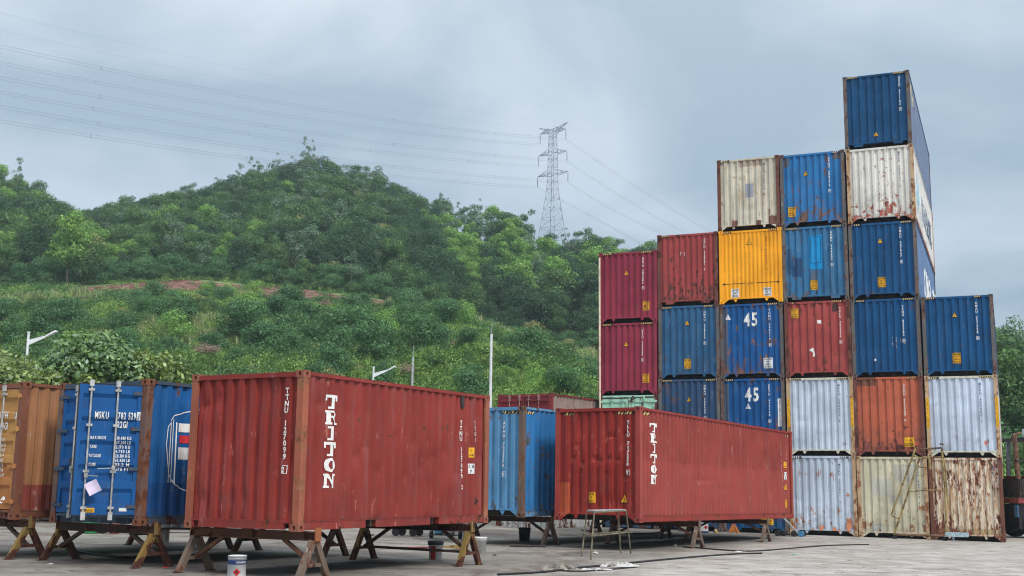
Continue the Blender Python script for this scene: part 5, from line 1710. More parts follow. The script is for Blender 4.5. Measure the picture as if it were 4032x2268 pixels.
# column 2
t, F, S = stackc(2, 0, 'dark blue container at ground level, second column, hidden behind the long red one', paint('paint_dark_blue', (0.02, 0.07, 0.17), rust=.1), GREYF())
m = paint('paint_navy_worn', (0.03, 0.075, 0.16), rust=.22, bleed=.06, scuff=.3, bottom=.4, rdark=(.06, .045, .045))
t, F, S = stackc(2, HC, 'dull navy container left of the lower container marked 45', m, GREYF())
code(t, F, 'CMAU 549243 4', h=.08, pitch=.102); triangle(t, F, W * .50, 2.0, .2); stripes('front', t, HC, 12.192, ((.17, .55), (1.88, 2.27)))
m = paint('paint_mid_blue', (0.03, 0.115, 0.235), rust=.06, bleed=.02, scuff=.2, bottom=.3, rdark=(.06, .05, .05))
t, F, S = stackc(2, 2 * HC, 'mid blue container left of the upper container marked 45, yellow sticker low on it', m, GREYF())
code(t, F, 'CMAU 538024 0', h=.08, pitch=.102); triangle(t, F, W * .475, 2.10, .2); sticker(t, F, W * .475, .40, .28, .38)
stripes('front', t, HC, 12.192, ((.17, .55), (1.82, 2.27)))
m = paint('paint_faded_red', (0.34, 0.06, 0.06), rust=.30, bleed=.02, scuff=.12, bottom=.6, streaky=.2, rdark=(.055, .022, .022), spotscale=6)
t, F, S = stackc(2, 3 * HC, 'faded red container speckled with dark rust, left of the yellow one', m, BROWNF(), sill='block')
code(t, F, 'SZLU 520281 7', x=W * .80, h=.08, pitch=.1, box_last=False)
decal('worn_mark', text_polys('F 1', W * .38, 2.0, .16, .8), F, M['worn_print'], t)
stripes('front', t, HC, 12.192, ((.17, .5),))

# column 3
m = paint('paint_deep_blue', (0.012, 0.08, 0.20), rust=.03, scuff=.15)
t, F, S = stackc(3, 0, 'deep blue container at ground level glimpsed beneath the long red one, yellow sticker low', m, GREYF())
sticker(t, F, 1.62, .30, .5, .22, lines=('CAUTION', "9'6 HIGH"))
def blue45(zz_, cd_, lb, tri, rst, white=True):
    m = paint('paint_bright_blue', (0.010, 0.092, 0.28), rust=rst, bleed=.05, scuff=.18, bottom=.6, streaky=.2, rdark=(.11, .06, .045), patches=((.12, .32, .2, 2.7, (.10, .12, .15), .8),))
    t, F, S = stackc(3, zz_, lb, m, GREYF(), sill='goose')
    decal('number', text_polys('45', W * .50, 2.02, .52, .68, align='centre'), F, M['white_print'], t)
    code(t, F, cd_, x=W * .765, h=.08, pitch=.112)
    triangle(t, F, tri[0], tri[1], .22, 'white_sticker', 'white_sticker')
    stripes('front', t, HC, 12.192, ((1.85, 2.27),) if rst > .2 else ((.2, .55), (1.85, 2.27)))
    return t, F, S
t, F, S = blue45(HC, 'DRYU 452128 8', 'bright blue container marked 45 with the white triangle below the number', (W * .43, 1.72), .20)
s_ = Flat('front', .002); o = decal('white_sticker', [rect(W - .27, W - .14, 1.05, 2.1)], F, M['white_sticker'], t); decal('lettering', text_polys('CAUTION 45 LONG', W - .205, 2.06, .045, .8, True, .065), F, M['black_print'], o, off=.009)
t, F, S = blue45(2 * HC, 'TCNU 998314 8', 'bright blue container marked 45 directly under the yellow container', (.32, 2.28), .26)
sticker(t, F, W * .75, .36, .34, .4, 'white_sticker')
m = paint('paint_yellow', (0.93, 0.40, 0.018), rust=.0, bleed=.0, scuff=.05, bottom=.05, streaky=.06, spotscale=8, scuffcol=(.85, .5, .1))
t, F, S = stackc(3, 3 * HC, 'bright yellow container with a black double arrow, in the middle of the stack', m, m, endwave=FINE_WAVE, sill='goose')
code(t, F, 'CSFU 700005 5', x=W * .76, z=HC - .3, h=.08, pitch=.105, mat='ochre_print', box_last=False)
triangle(t, F, W * .49, 2.30, .24, 'yellow_sticker')
zA = .78
decal('arrow', [rect(.16, 1.0, zA - .012, zA + .012), rect(1.43, W - .16, zA - .012, zA + .012)], F, M['black_print'], t)
decal('arrow', [[(.08, zA), (.2, zA - .05), (.2, zA + .05)], [(W - .08, zA), (W - .2, zA + .05), (W - .2, zA - .05)]], F, M['black_print'], t)
decal('lettering', text_polys('CAUTION', W * .5, zA - .03, .06, .7, align='centre'), F, M['ochre_print'], t)
sticker(t, F, W * .25, .24, .31, .34, 'white_sticker', ('CAUTION', "9'6\"", 'HIGH')); sticker(t, F, W * .76, .24, .31, .34, 'white_sticker', ('CAUTION', "9'6\"", 'HIGH'))
stripes('front', t, HC, 12.192, ((.17, .5), (1.95, 2.27)))
m = paint('paint_cream', (0.60, 0.57, 0.46), rust=.12, bleed=.55, scuff=.1, bottom=.3, streaky=.3, rdark=(.16, .07, .05),
          patches=((.85, 1.75, 2.55, 2.82, (.30, .2, .15), .6), (1.1, 1.42, 1.3, 1.85, (.30, .34, .40)), (.55, .78, .12, .42, (.20, .10, .08)), (1.98, 2.3, .15, .5, (.20, .10, .08)), (1.5, 1.68, .15, .36, (.15, .07, .05))))
t, F, S = stackc(3, 4 * HC, 'cream container streaked with rust on top of the yellow one', m, RUSTF())
code(t, F, 'MSKU 728788 8', x=W * .78, h=.08, pitch=.102, mat='dark_print', box_last=False)
stripes('front', t, HC, 12.192, ((.2, .5),))

# column 4
GRY = (0.50, 0.58, 0.68)
m = paint('paint_blue_grey_white', GRY, rust=.07, bleed=.05, scuff=.15, bottom=.7, streaky=.15, rdark=(.30, .12, .06), scuffcol=(.6, .66, .72))
t, F, S = stackc(4, 0, 'pale blue-grey container at ground level right of the long red one, orange paint marks', m, WRUSTF())
code(t, F, 'MSKU 092891 2', x=W * .78, z=HC - .3, h=.075, pitch=.112, mat='dark_print', box_last=False)
hm = simple('orange_spray', (.40, .13, .07), .7, dirt=(GRY, .55))
for a, b in ((.42, 2.25), (1.06, 2.2), (1.13, 2.28)):
    decal('paint_mark', [rect(a - .075, a + .075, b - .008, b + .008), rect(a - .03, a - .016, b - .15, b + .13), rect(a + .03, a + .044, b - .1, b + .1)], F, hm, t)
decal('paint_mark', [rect(.6, .7, 2.2, 2.22), rect(1.5, 1.62, 2.14, 2.26), rect(1.63, 1.645, 2.0, 2.2), rect(1.70, 1.71, 1.95, 2.2)], F, hm, t)
stripes('front', t, HC, 12.192, ((.2, .5), (1.9, 2.2)), M['white_print'])
m = paint('paint_blue_grey_white', (0.52, 0.60, 0.70), rust=.06, bleed=.02, scuff=.15, bottom=.3, streaky=.15, rdark=(.16, .09, .06), scuffcol=(.6, .66, .72))
t, F, S = stackc(4, HC, 'clean pale blue-grey container right of the lower container marked 45', m, WRUSTF(), railmat=simple('rail_white', (.62, .6, .5), .5, dirt=(RUST_O, .68)))
code(t, F, 'MRKU 348802 8', x=W * .78, z=HC - .28, h=.075, pitch=.11, mat='dark_print', box_last=False)
def hstrip(t, xs, frameH=((1.05, 2.1),)):
    for xx in xs:
        for a, b in frameH:
            sf = Flat('front', .004)
            o = decal('caution_strip', [rect(xx - .05, xx + .05, a, b)], sf, M['yellow_sticker'], t, off=.004)
            decal('lettering', text_polys("HIGH 9'6 CAUTION"[:15], xx, b - .03, .042, .85, True, .067), sf, M['black_print'], o, off=.007)
hstrip(t, (.066, W - .066))
stripes('front', t, HC, 12.192, ((.2, .55), (1.85, 2.27)))
m = paint('paint_faded_red', (0.35, 0.065, 0.06), rust=.26, bleed=.03, scuff=.14, bottom=.4, streaky=.25, rdark=(.09, .03, .028), patches=((1.78, 1.98, 2.45, 2.75, (.08, .04, .04)),))
t, F, S = stackc(4, 2 * HC, 'faded red container with a yellow sticker top left, in the third layer of the stack', m, BROWNF())
code(t, F, 'TCLU 580546 6', x=W * .79, z=HC - .3, h=.08, pitch=.105); sticker(t, F, W * .16, 2.26, .28, .36)
decal('paint_patch', [rect(1.22, 1.36, 2.02, 2.15)], F, M['white_print'], t)
decal('white_graffiti', [[(.88, 1.02), (1.0, .95), (1.02, 1.1)], [(.98, 1.08), (1.04, 1.12), (1.1, .86), (1.04, .84)], rect(1.02, 1.10, .78, .86)], F, M['white_print'], t)
stripes('front', t, HC, 12.192, ((.3, .45), (1.75, 2.2)))
m = paint('paint_patched_blue', (0.035, 0.16, 0.32), rust=.16, bleed=.03, scuff=.3, bottom=.4, streaky=.5, rdark=(.06, .06, .07), spotscale=6,
          patches=((.98, 1.50, 1.22, 2.52, (.01, .29, .62), .9), (.34, .72, .95, 1.68, (.02, .06, .15), .85), (.15, .36, 1.05, 2.05, (.025, .08, .17), .7), (1.05, 1.3, .6, 1.2, (.12, .14, .18), .5)))
t, F, S = stackc(4, 3 * HC, 'blue container with a bright turquoise repainted patch, right of the yellow one', m, GREYF(), sill='block')
code(t, F, 'ECMU 942503 0', x=W * .80, h=.08, pitch=.104); sticker(t, F, W * .475, .42, .28, .38)
decal('patch_outline', [rect(1.06, 1.08, 1.45, 2.48), rect(1.42, 1.44, 1.45, 2.48), rect(1.06, 1.44, 1.44, 1.46), rect(1.06, 1.44, 2.46, 2.48)], F, simple('ink_blue', (.01, .08, .2), .6), t)
stripes('front', t, HC, 12.192, ((.17, .55), (1.85, 2.27)))
m = paint('paint_sky_blue', (0.028, 0.17, 0.41), rust=.2, bleed=.04, scuff=.2, bottom=.7, streaky=.25, rdark=(.10, .06, .05), patches=((.15, .36, 2.4, 2.75, (.10, .10, .12)), (2.0, 2.3, 2.55, 2.8, (.12, .12, .13))))
t, F, S = stackc(4, 4 * HC, 'sky blue container on the topmost layer between the cream and the rust-spotted white ones', m, GREYF())
code(t, F, 'APHU 680372 0', x=W * .81, h=.08, pitch=.106); triangle(t, F, W * .40, 2.0, .22); sticker(t, F, W * .17, .42, .28, .38)
stripes('front', t, HC, 12.192, ((2.0, 2.27),), M['white_print'])

# column 5
m = paint('paint_old_cream', (0.62, 0.59, 0.44), rust=.13, bleed=.30, scuff=.1, bottom=.8, streaky=.3, rdark=(.2, .1, .05),
          patches=((.5, 1.2, 1.5, 2.1, (.40, .44, .48), .4), (1.3, 2.1, 2.0, 2.6, (.36, .38, .40), .5), (1.1, 1.5, 1.2, 1.5, (.36, .40, .42), .5), (.45, .8, .2, .45, (.42, .5, .6), .5)))
t, F, S = stackc(5, 0, 'cream-yellow container at ground level behind the platform ladder', m, WRUSTF(), railmat=simple('rail_cream', (.6, .55, .4), .5, dirt=(RUST_O, .62)))
code(t, F, 'MSKU 889174 5', x=W * .83, z=HC - .3, h=.075, pitch=.11, mat='dark_print', box_last=False)
m = paint('paint_orange_red', (0.46, 0.12, 0.065), rust=.20, bleed=.06, scuff=.1, bottom=.9, streaky=.2, rdark=(.08, .028, .03), spotscale=6, patches=((.1, .8, 2.56, 2.9, (.13, .06, .04), .85), (-.1, 2.4, .1, .34, (.24, .06, .05), .5)))
t, F, S = stackc(5, HC, 'orange-red container with dark rust spots, between two pale blue-grey ones', m, BROWNF())
code(t, F, 'TCNU 974965 0', x=W * .77, z=HC - .3, h=.085, pitch=.105, box_last=False); sticker(t, F, W * .77, .34, .36, .34, lines=('9-6', 'CAUTION'))
stripes('front', t, HC, 12.192, ((1.9, 2.27),))
m = paint('paint_cobalt', (0.007, 0.074, 0.20), rust=.04, bleed=.0, scuff=.14, bottom=.3, streaky=.12)
t, F, S = stackc(5, 2 * HC, 'cobalt blue container with faint chalk marks, left of the shorter right column\'s top container', m, GREYF())
code(t, F, 'TCNU 835282 5', x=W * .80, z=HC - .3, h=.08, pitch=.105)
for i, xx in enumerate((.59, .65, .71, .77)):
    decal('chalk_mark', text_polys(('A 24W', 'CHK 22', '7K', 'VIA')[i], W * xx, 1.45 - i * .03, .05, .7, True, .07), F, M['worn_print'], t)
decal('white_sticker', [rect(.78, .85, .58, .66)], F, M['white_sticker'], t)
stripes('front', t, HC, 12.192, ((.2, .55), (1.85, 2.27)))
m = paint('paint_cobalt', (0.008, 0.076, 0.20), rust=.03, bleed=.0, scuff=.22, bottom=.3, streaky=.16, scuffcol=(.12, .18, .28))
ms5 = paint('side_cma_lit', (0.12, 0.20, 0.36), rust=.02, bleed=.02, scuff=.2, bottom=.1)  # paler copy of the front paint, light on this side put into the colour
t, F, S = stackc(5, 3 * HC, 'cobalt blue container beneath the rust-spotted white one, yellow sticker low on its end', m, GREYF(), side_mat=ms5)
code(t, F, 'CMAU 547867 4', h=.08, pitch=.105); triangle(t, F, W * .465, 2.08, .2); sticker(t, F, W * .465, .42, .28, .38)
decal('lettering', text_polys('CMA CGM', 4.0, .55, 1.35, 1.0), S, M['white_print'], t)
stripes('front', t, HC, 12.192, ((.2, .5), (1.88, 2.27)))
m = paint('paint_dirty_white', (0.68, 0.67, 0.62), rust=.20, bleed=.22, scuff=.05, bottom=.9, streaky=.2, rdark=(.20, .055, .04), spotscale=6.5)
ms6 = paint('side_white', (0.62, 0.62, 0.60), rust=.04, bleed=.05, scuff=.1, bottom=.3, scuffcol=(.5, .52, .54))
t, F, S = stackc(5, 4 * HC, 'dirty white container spotted with red rust, second from the top of the tallest column', m, WRUSTF(), side_mat=ms6)
code(t, F, 'MRKU 008041 2', x=W * .80, z=HC - .25, h=.075, pitch=.11, mat='dark_print', box_last=False)
sb = simple('pale_blue_print', (.28, .55, .66), .5, dirt=((.6, .62, .6), .6))
star = []
for k in range(14):
    r_ = .95 if k % 2 == 0 else .42
    t_ = 2 * math.pi * k / 14 + math.pi / 2
    star.append((2.0 + r_ * math.cos(t_), 1.4 + r_ * math.sin(t_)))
decal('emblem', [[(2.0, 1.4), star[k], star[(k + 1) % 14]] for k in range(14)], S, sb, t)
decal('lettering', text_polys('MAERSK', 4.1, .85, 1.05, 1.0), S, simple('slate_print', (.22, .27, .34), .5, dirt=((.6, .6, .6), .55)), t)
m = paint('paint_cobalt', (0.008, 0.066, 0.17), rust=.03, bleed=.0, scuff=.16, bottom=.2, streaky=.14, scuffcol=(.12, .18, .28))
ms7 = paint('side_navy_lit', (0.14, 0.19, 0.30), rust=.03, bleed=.02, scuff=.25, bottom=.2)  # navy lifted to a paler tone that holds the brightness falling on the side
t, F, S = stackc(5, 5 * HC, 'navy container alone at the very top of the stack', m, GREYF(), sill='block', side_mat=ms7)
code(t, F, 'GESU 471102 7', x=W * .80, z=HC - .22, h=.08, pitch=.104); triangle(t, F, W * .47, .42, .22)
decal('yellow_mark', [rect(.8, 1.25, 2.2, 2.62), rect(1.3, 2.0, 2.0, 2.4)], S, simple('worn_yellow', (.6, .48, .25), .5, dirt=((.14, .19, .30), .52)), t)
stripes('front', t, HC, 12.192, ((.17, .55), (1.85, 2.27)))

# column 6
m = paint('paint_rotten_white', (0.74, 0.68, 0.56), rust=.44, bleed=1.0, vst=.42, scuff=.0, bottom=.35, streaky=.1, rdark=(.10, .032, .02), spotscale=9.5, patches=((.35, 2.3, .22, .42, (.30, .28, .14), .7),))
t, F, S = stackc(6, 0, 'heavily rusted white container at the right foot of the stack', m, RUSTF())
code(t, F, 'MSKU 889880 0', x=W * .88, z=HC - .3, h=.075, pitch=.1, mat='dark_print', box_last=False)
m = paint('paint_blue_grey_white', (0.54, 0.62, 0.74), rust=.035, bleed=.0, scuff=.06, bottom=.6, streaky=.08, rdark=(.35, .10, .08))
t, F, S = stackc(6, HC, 'smooth pale blue-grey container with yellow strips on both posts, above the rusted one', m, WRUSTF(), railmat=simple('rail_white', (.62, .6, .5), .5, dirt=(RUST_O, .68)))
code(t, F, 'MRKU 480082 3', x=W * .80, z=HC - .28, h=.075, pitch=.11, mat='dark_print', box_last=False)
hstrip(t, (.066, W - .066))
stripes('front', t, HC, 12.192, ((.2, .5), (1.85, 2.25)))
m = paint('paint_cobalt', (0.007, 0.078, 0.21), rust=.02, bleed=.0, scuff=.2, bottom=.2, streaky=.14, scuffcol=(.12, .18, .30))
t, F, S = stackc(6, 2 * HC, 'cobalt blue container on top of the short rightmost column', m, GREYF())
code(t, F, 'CMAU 521228 0', x=W * .80, h=.08, pitch=.106); triangle(t, F, W * .46, 2.1, .2); sticker(t, F, W * .46, .44, .28, .38)
stripes('front', t, HC, 12.192, ((.17, .5), (1.8, 2.05)))

# ------------------------------------------------------------------ trestles under the containers
def tr(c, yl, lab, mats, tie=False, cap=None):
    z = c.location.z + yl * math.tan(c.rotation_euler.x)
    return trestle(lab, (c.location.x, c.location.y), c.rotation_euler.z, yl, z, mats, tie, capmat=cap)
tr(T1, .33, 'orange-rusted trestle under the near end of the nearest red container, beside the paint can', (TW, TG), cap=TO)
tr(T1, 5.2, 'trestle with yellow legs and low tie bar, under the nearest red container\'s far end', (TD, TY), tie=True)
tr(T2, 3.5, 'trestle under the long red container, right of the metal stool', (TW, TG))
tr(T2, 9.1, 'trestle with a pale leg near the far end of the long red container', (TW, TG))
tr(MS, .30, 'yellow-footed trestle under the door end of the royal blue container', (TD, TY))
tr(MS, 5.2, 'dark trestle under the far end of the royal blue container', (TD, TD))
tr(OR, .30, 'thick ochre trestle under the door end of the orange container', (TD, TY))
tr(OR, 5.2, 'dark trestle under the far end of the orange container', (TD, TD))
tr(AP, 1.3, 'grey trestle under the near end of the light blue container beside the dark bucket', (TD, TG))
tr(AP, 8.5, 'dark trestle under the far end of the light blue container', (TD, TD))

# ------------------------------------------------------------------ things in the yard
def paint_can(loc, rz, r_, h, label, body='white_sticker', band='navy', diamond=True, lid=True, name='paint_can', group=None, text=None):
    e = empty(name, loc, rz, label, 'paint can' if 'can' in name else 'bucket', group)
    n = 24
    mb = MB(); mb.lathe([(0, 0), (r_ * .97, 0), (r_, .01), (r_, h)] + ([(r_ * 1.03, h), (r_ * 1.03, h + .012), (r_ * .92, h + .014), (r_ * .90, h + .004), (0, h + .004)] if lid else [(r_ * 1.03, h), (r_ * .95, h), (r_ * .93, h - .06), (0, h - .06)]), n)
    mb.build('body', M[body], e)
    mb = MB(); mb.lathe([(r_ + .004, h * .03), (r_ + .009, h * .04), (r_ + .004, h * .05)], n)
    mb.lathe([(r_ + .002, h * .90), (r_ + .009, h * .92), (r_ + .002, h * .94)], n); mb.build('rim', M['galvanised'], e)
    def arc_patch(a0, a1, z0, z1, off, mat, nm, par):
        q = MB(); k = 10
        vs = []
        for i in range(k + 1):
            a = a0 + (a1 - a0) * i / k
            vs += [((r_ + off) * math.cos(a), (r_ + off) * math.sin(a), z0), ((r_ + off) * math.cos(a), (r_ + off) * math.sin(a), z1)]
        q.add(vs, [(2 * i, 2 * i + 2, 2 * i + 3, 2 * i + 1) for i in range(k)]); return q.build(nm, mat, par)
    if band:
        o = arc_patch(-math.pi, 0.0, h * .66, h * .84, .003, M['navy'], 'label_band', e)
        arc_patch(-math.pi, 0.0, h * .01, h * .06, .003, M['navy'], 'label_band', e)
    fa = -math.pi / 2
    def wrap(polys, off, mat, nm):
        bm = bmesh.new()
        for p in polys:
            try: bm.faces.new([bm.verts.new((x, 0, z)) for x, z in p])
            except ValueError: pass
        k = -r_ * 1.2
        while k < r_ * 1.2:
            bmesh.ops.bisect_plane(bm, geom=bm.verts[:] + bm.edges[:] + bm.faces[:], plane_co=(k, 0, 0), plane_no=(1, 0, 0)); k += r_ * .2
        for v in bm.verts:
            a = fa + v.co.x / r_; v.co = ((r_ + off) * math.cos(a), (r_ + off) * math.sin(a), v.co.z)
        me = bpy.data.meshes.new(nm); bm.to_mesh(me); bm.free(); return link_mesh(nm, me, mat, e)
    if diamond:
        s_ = h * .17; zc = h * .34
        wrap([[(-s_, zc), (0, zc - s_), (s_, zc), (0, zc + s_)]], .004, M['red_print'], 'hazard_diamond')
        wrap([[(-.02, zc - .015), (.02, zc - .015), (.024, zc + .015), (.008, zc + .005), (.004, zc + .04), (-.01, zc + .012), (-.022, zc + .02)]], .006, M['black_print'], 'symbol')
    if text:
        wrap(text_polys(text, -r_ * .1, h * .72, h * .07, .8), .006, M['white_print'], 'lettering')
    return e
M['navy'] = simple('navy', (.02, .04, .14), .45, var=.1)
M['can_white'] = simple('can_white', (.66, .67, .68), .45, var=.06, dirt=((.35, .32, .3), .66))
M['bucket_white'] = simple('bucket_white', (.70, .71, .70), .5, var=.05, dirt=((.5, .47, .42), .68))
M['bucket_dark'] = simple('bucket_dark', (.04, .05, .055), .6, var=.3)
M['dark_green'] = simple('dark_green', (.03, .30, .10), .5)

p = at(931, 2271, 19.2); g_ = gz(p.x, p.y)
paint_can((p.x, p.y, g_), math.atan2(p.y, p.x) - math.pi / 2, .145, .365, 'white paint can with navy bands and red flame diamond, alone in the foreground', 'can_white', text='CONCRETE')
# bench with cans behind the blue container
pb_ = atg(710, 2140); bz = .36
e = empty('plank_bench', (pb_.x, pb_.y, pb_.z), -.1, 'low plank bench with white paint cans on it, behind the royal blue container', 'bench')
mb = MB(); mb.box(-.62, .62, -.2, .2, bz - .03, bz); mb.build('plank', M['steel_dark'], e)
for sx in (-.4, .42):
    mb = MB(); mb.box(sx - .07, sx + .07, -.12, .12, 0, bz - .031); mb.build('block', M['concrete'], e)
for i, (dx_, dy_, rr, hh, lb) in enumerate(((-.40, -.03, .15, .33, 'white paint can at the left end of the plank bench'), (-.12, .08, .13, .35, 'white paint can second from left on the plank bench, set back'),
                                            (.14, -.03, .14, .34, 'white paint can with a red diamond in the middle of the plank bench'), (.46, -.02, .145, .34, 'pinkish-white paint can at the right end of the plank bench'))):
    paint_can((pb_.x + dx_, pb_.y + dy_ - dx_ * .1, pb_.z + bz), .25, rr, hh, lb, 'can_white', diamond=(i in (1, 2)), band=(i != 3), group='cans on the plank bench')

def bucket(px, py, r_, h, body, lb, handle=True, stripe=None):
    p = atg(px, py)
    e = empty('bucket', tuple(p), .3, lb, 'bucket')
    mb = MB(); mb.lathe([(0, .0), (r_ * .86, 0), (r_, h), (r_ * 1.07, h), (r_ * 1.07, h - .03), (r_ * 1.02, h - .035), (r_ * 1.02, h - .07), (r_ * .98, h - .075)], 22)
    mb.lathe([(r_ * .98, h), (r_ * .84, .02), (0, .02)], 22); mb.build('body', M[body], e)
    if stripe:
        q = MB(); k = 6; vs = []
        for i in range(k + 1):
            a = -2.6 + .8 * i / k
            vs += [(r_ * .875 * math.cos(a), r_ * .875 * math.sin(a), .01), (r_ * 1.0 * math.cos(a), r_ * 1.0 * math.sin(a), h * .78)]
        q.add(vs, [(2 * i, 2 * i + 2, 2 * i + 3, 2 * i + 1) for i in range(k)]); q.build('stripe', M[stripe], e)
    if handle:
        mb = MB(); mb.tube([(r_ * 1.08 * math.cos(t), r_ * .5 * math.sin(t) - r_ * .6, h - .06 - .10 * math.sin(t)) for t in [math.pi * i / 10 for i in range(11)]], .006, 5); mb.build('handle', M['galvanised'], e)
    return e
bucket(1714, 2203, .15, .36, 'bucket_white', 'stained white bucket with dark rim and red stripe behind the trestle\'s tie bar', stripe='red_print')
mbk = empty('bucket_ring', tuple(atg(1714, 2203)), 0, 'black lid ring with dried paint on top of the stained white bucket', 'lid')
mb = MB(); mb.lathe([(.165, .30), (.172, .36), (.165, .385), (.15, .385), (.14, .36)], 22); mb.build('ring', M['bucket_dark'], mbk)
bucket(1888, 2181, .16, .38, 'bucket_white', 'plain white plastic bucket behind the yellow-ended trestle')
bucket(2065, 2131, .17, .38, 'bucket_dark', 'dark bucket under the light blue container')

# ------------------------------------------------------------------ gas bottles on a trolley
p = atg(1750, 2122)
e = empty('gas_trolley', tuple(p), -.3, 'two-wheeled trolley holding the gas bottles, behind the near red container', 'trolley')
mb = MB(); mb.box(-.40, .40, -.16, .16, .10, .125); mb.build('platform', M['steel_dark'], e)
for sx in (-.42, .42):
    mb = MB(); mb.tube([(sx, .12, .1), (sx, .2, 1.15)], .022, 8); mb.build('upright', M['steel_dark'], e)
    mb = MB(); mb.tube([(sx * 1.05 - .03, .1, .11), (sx * 1.05 + .03, .1, .11)], .11, 16); mb.build('wheel', M['rubber'], e)
def bottle(dx_, mat, lb):
    q = Vector((p.x + dx_ * math.cos(-.3), p.y + dx_ * math.sin(-.3), p.z + .126))
    b = empty('gas_bottle', tuple(q), 0, lb, 'gas bottle', 'gas bottles on the trolley')
    mb = MB(); mb.lathe([(0, .0), (.10, 0), (.135, .03), (.14, .1), (.14, .95), (.12, 1.05), (.06, 1.1), (.04, 1.14), (.04, 1.18), (0, 1.18)], 18); mb.build('body', mat, b)
    mb = MB(); mb.tube([(0, 0, 1.181), (0, 0, 1.25)], .02, 8); mb.box(-.05, .05, -.012, .012, 1.22, 1.24); mb.build('valve', M['brass'], b)
bottle(-.17, simple('bottle_blue', (.12, .38, .60), .5, dirt=((.25, .12, .08), .62)), 'sky blue gas bottle, left one on the trolley')
bottle(.17, simple('bottle_pink', (.62, .48, .46), .5, dirt=((.25, .10, .08), .6)), 'pinkish-white gas bottle, right one on the trolley')
q = atg(1812, 2106); paint_can(tuple(q), .2, .15, .36, 'white paint can with red diamond behind the gas bottles', 'can_white', band=None)

# portable compressor half hidden behind the trestle
q = atg(1600, 2112)
e = empty('compressor', (q.x, q.y + .3, q.z), -.4, 'small wheeled compressor seen between the trestles under the near red container', 'compressor')
mb = MB(); mb.tube([(-.45, 0, .42), (-.40, 0, .42), (.40, 0, .42), (.45, 0, .42)], [.1, .17, .17, .1], 14); mb.build('tank', M['grey_paint'], e)
mb = MB(); mb.box(-.22, .12, -.12, .12, .6, .82); mb.tube([(.16, 0, .7), (.34, 0, .7)], .1, 12); mb.build('motor', M['navy'], e)
for sx in (-.28, .30):
    for sy in (-.2, .2):
        mb = MB(); mb.tube([(sx, sy - .03, .12), (sx, sy + .03, .12)], .12, 16); mb.build('wheel', M['rubber'], e)
mb = MB(); mb.tube([(.45, 0, .4), (.62, 0, .7), (.66, 0, .75)], .015, 6); mb.build('handle', M['steel_dark'], e)
q = atg(1330, 2075)
e = empty('yellow_beam', (q.x, q.y, q.z), 0, 'yellow steel beam on blocks far beneath the near red container', 'beam')
mb = MB(); mb.box(-1.5, 1.7, -.06, .06, .22, .34); mb.build('girder', M['yellow_sticker'], e)
for sx in (-1.2, 1.4):
    mb = MB(); mb.box(sx - .1, sx + .1, -.1, .1, 0, .219); mb.build('block', M['concrete'], e)

# green drum and hose coil beyond the royal blue container
q = atg(355, 2100)
e = empty('welding_set', (q.x, q.y, q.z), 0, 'green drum of a spray set with a black hose coil, beneath the royal blue container', 'spray set')
mb = MB(); mb.lathe([(0, 0), (.2, 0), (.21, .03), (.21, .34), (.17, .38), (0, .38)], 18); mb.build('drum', M['dark_green'], e)
mb = MB()
for k in range(4): mb.tube([(.34 + (.22 + .01 * k) * math.cos(t), -.1 + .02 * k, .24 + (.20 + .01 * k) * math.sin(t)) for t in [2 * math.pi * i / 18 for i in range(19)]], .014, 5)
mb.build('hose', M['cable'], e)
mb = MB(); mb.lathe([(0, 0), (.12, 0), (.13, .03), (.13, .28), (.05, .33), (0, .33)], 14, (.62, .1, 0)); mb.build('tank', simple('salmon', (.5, .16, .11), .5), e)

# ------------------------------------------------------------------ metal stool by the long red container
M['stool'] = simple('stool_tube', (.20, .18, .12), .55, var=.25, scale=5, dirt=((.17, .10, .06), .55))
f_ = [atg(2326, 2205), atg(2484, 2181), atg(2444, 2179), atg(2290, 2193)]
c0 = sum(f_, Vector()) / 4
e = empty('work_stool', tuple(c0), 0, 'pale welded tube stool in front of the long red container\'s end', 'stool')
tp = [Vector((v.x * .80 + c0.x * .20, v.y * .8 + c0.y * .2, c0.z + 1.02)) for v in f_]
for a, b in zip(f_, tp):
    mb = MB(); mb.tube([a - c0, b - c0], .018, 8); mb.build('leg', M['stool'], e)
def ringbar(k, nm, r_=.018):
    for i in range(4):
        a = f_[i].lerp(tp[i], k) - c0; b = f_[(i + 1) % 4].lerp(tp[(i + 1) % 4], k) - c0
        d_ = (b - a).normalized() * (.09 if k < .9 else 0)
        mb = MB(); mb.tube([a - d_, b + d_], r_, 6); mb.build(nm, M['stool'], e)
ringbar(.5, 'cross_bar')
ringbar(.999, 'top_bar')
mb = MB()
a, b, c, d = [t_ - c0 for t_ in tp]
for i in range(4):
    k0, k1 = .02 + i * .25, .02 + i * .25 + .2
    q = [a.lerp(d, k0), b.lerp(c, k0), b.lerp(c, k1), a.lerp(d, k1)]
    mb.add([v + Vector((0, 0, .022)) for v in q] + [v + Vector((0, 0, .04)) for v in q], [(0, 3, 2, 1), (4, 5, 6, 7), (0, 1, 5, 4), (1, 2, 6, 5), (2, 3, 7, 6), (3, 0, 4, 7)])
    mb.build('slat', M['grey_paint'], e); mb = MB()

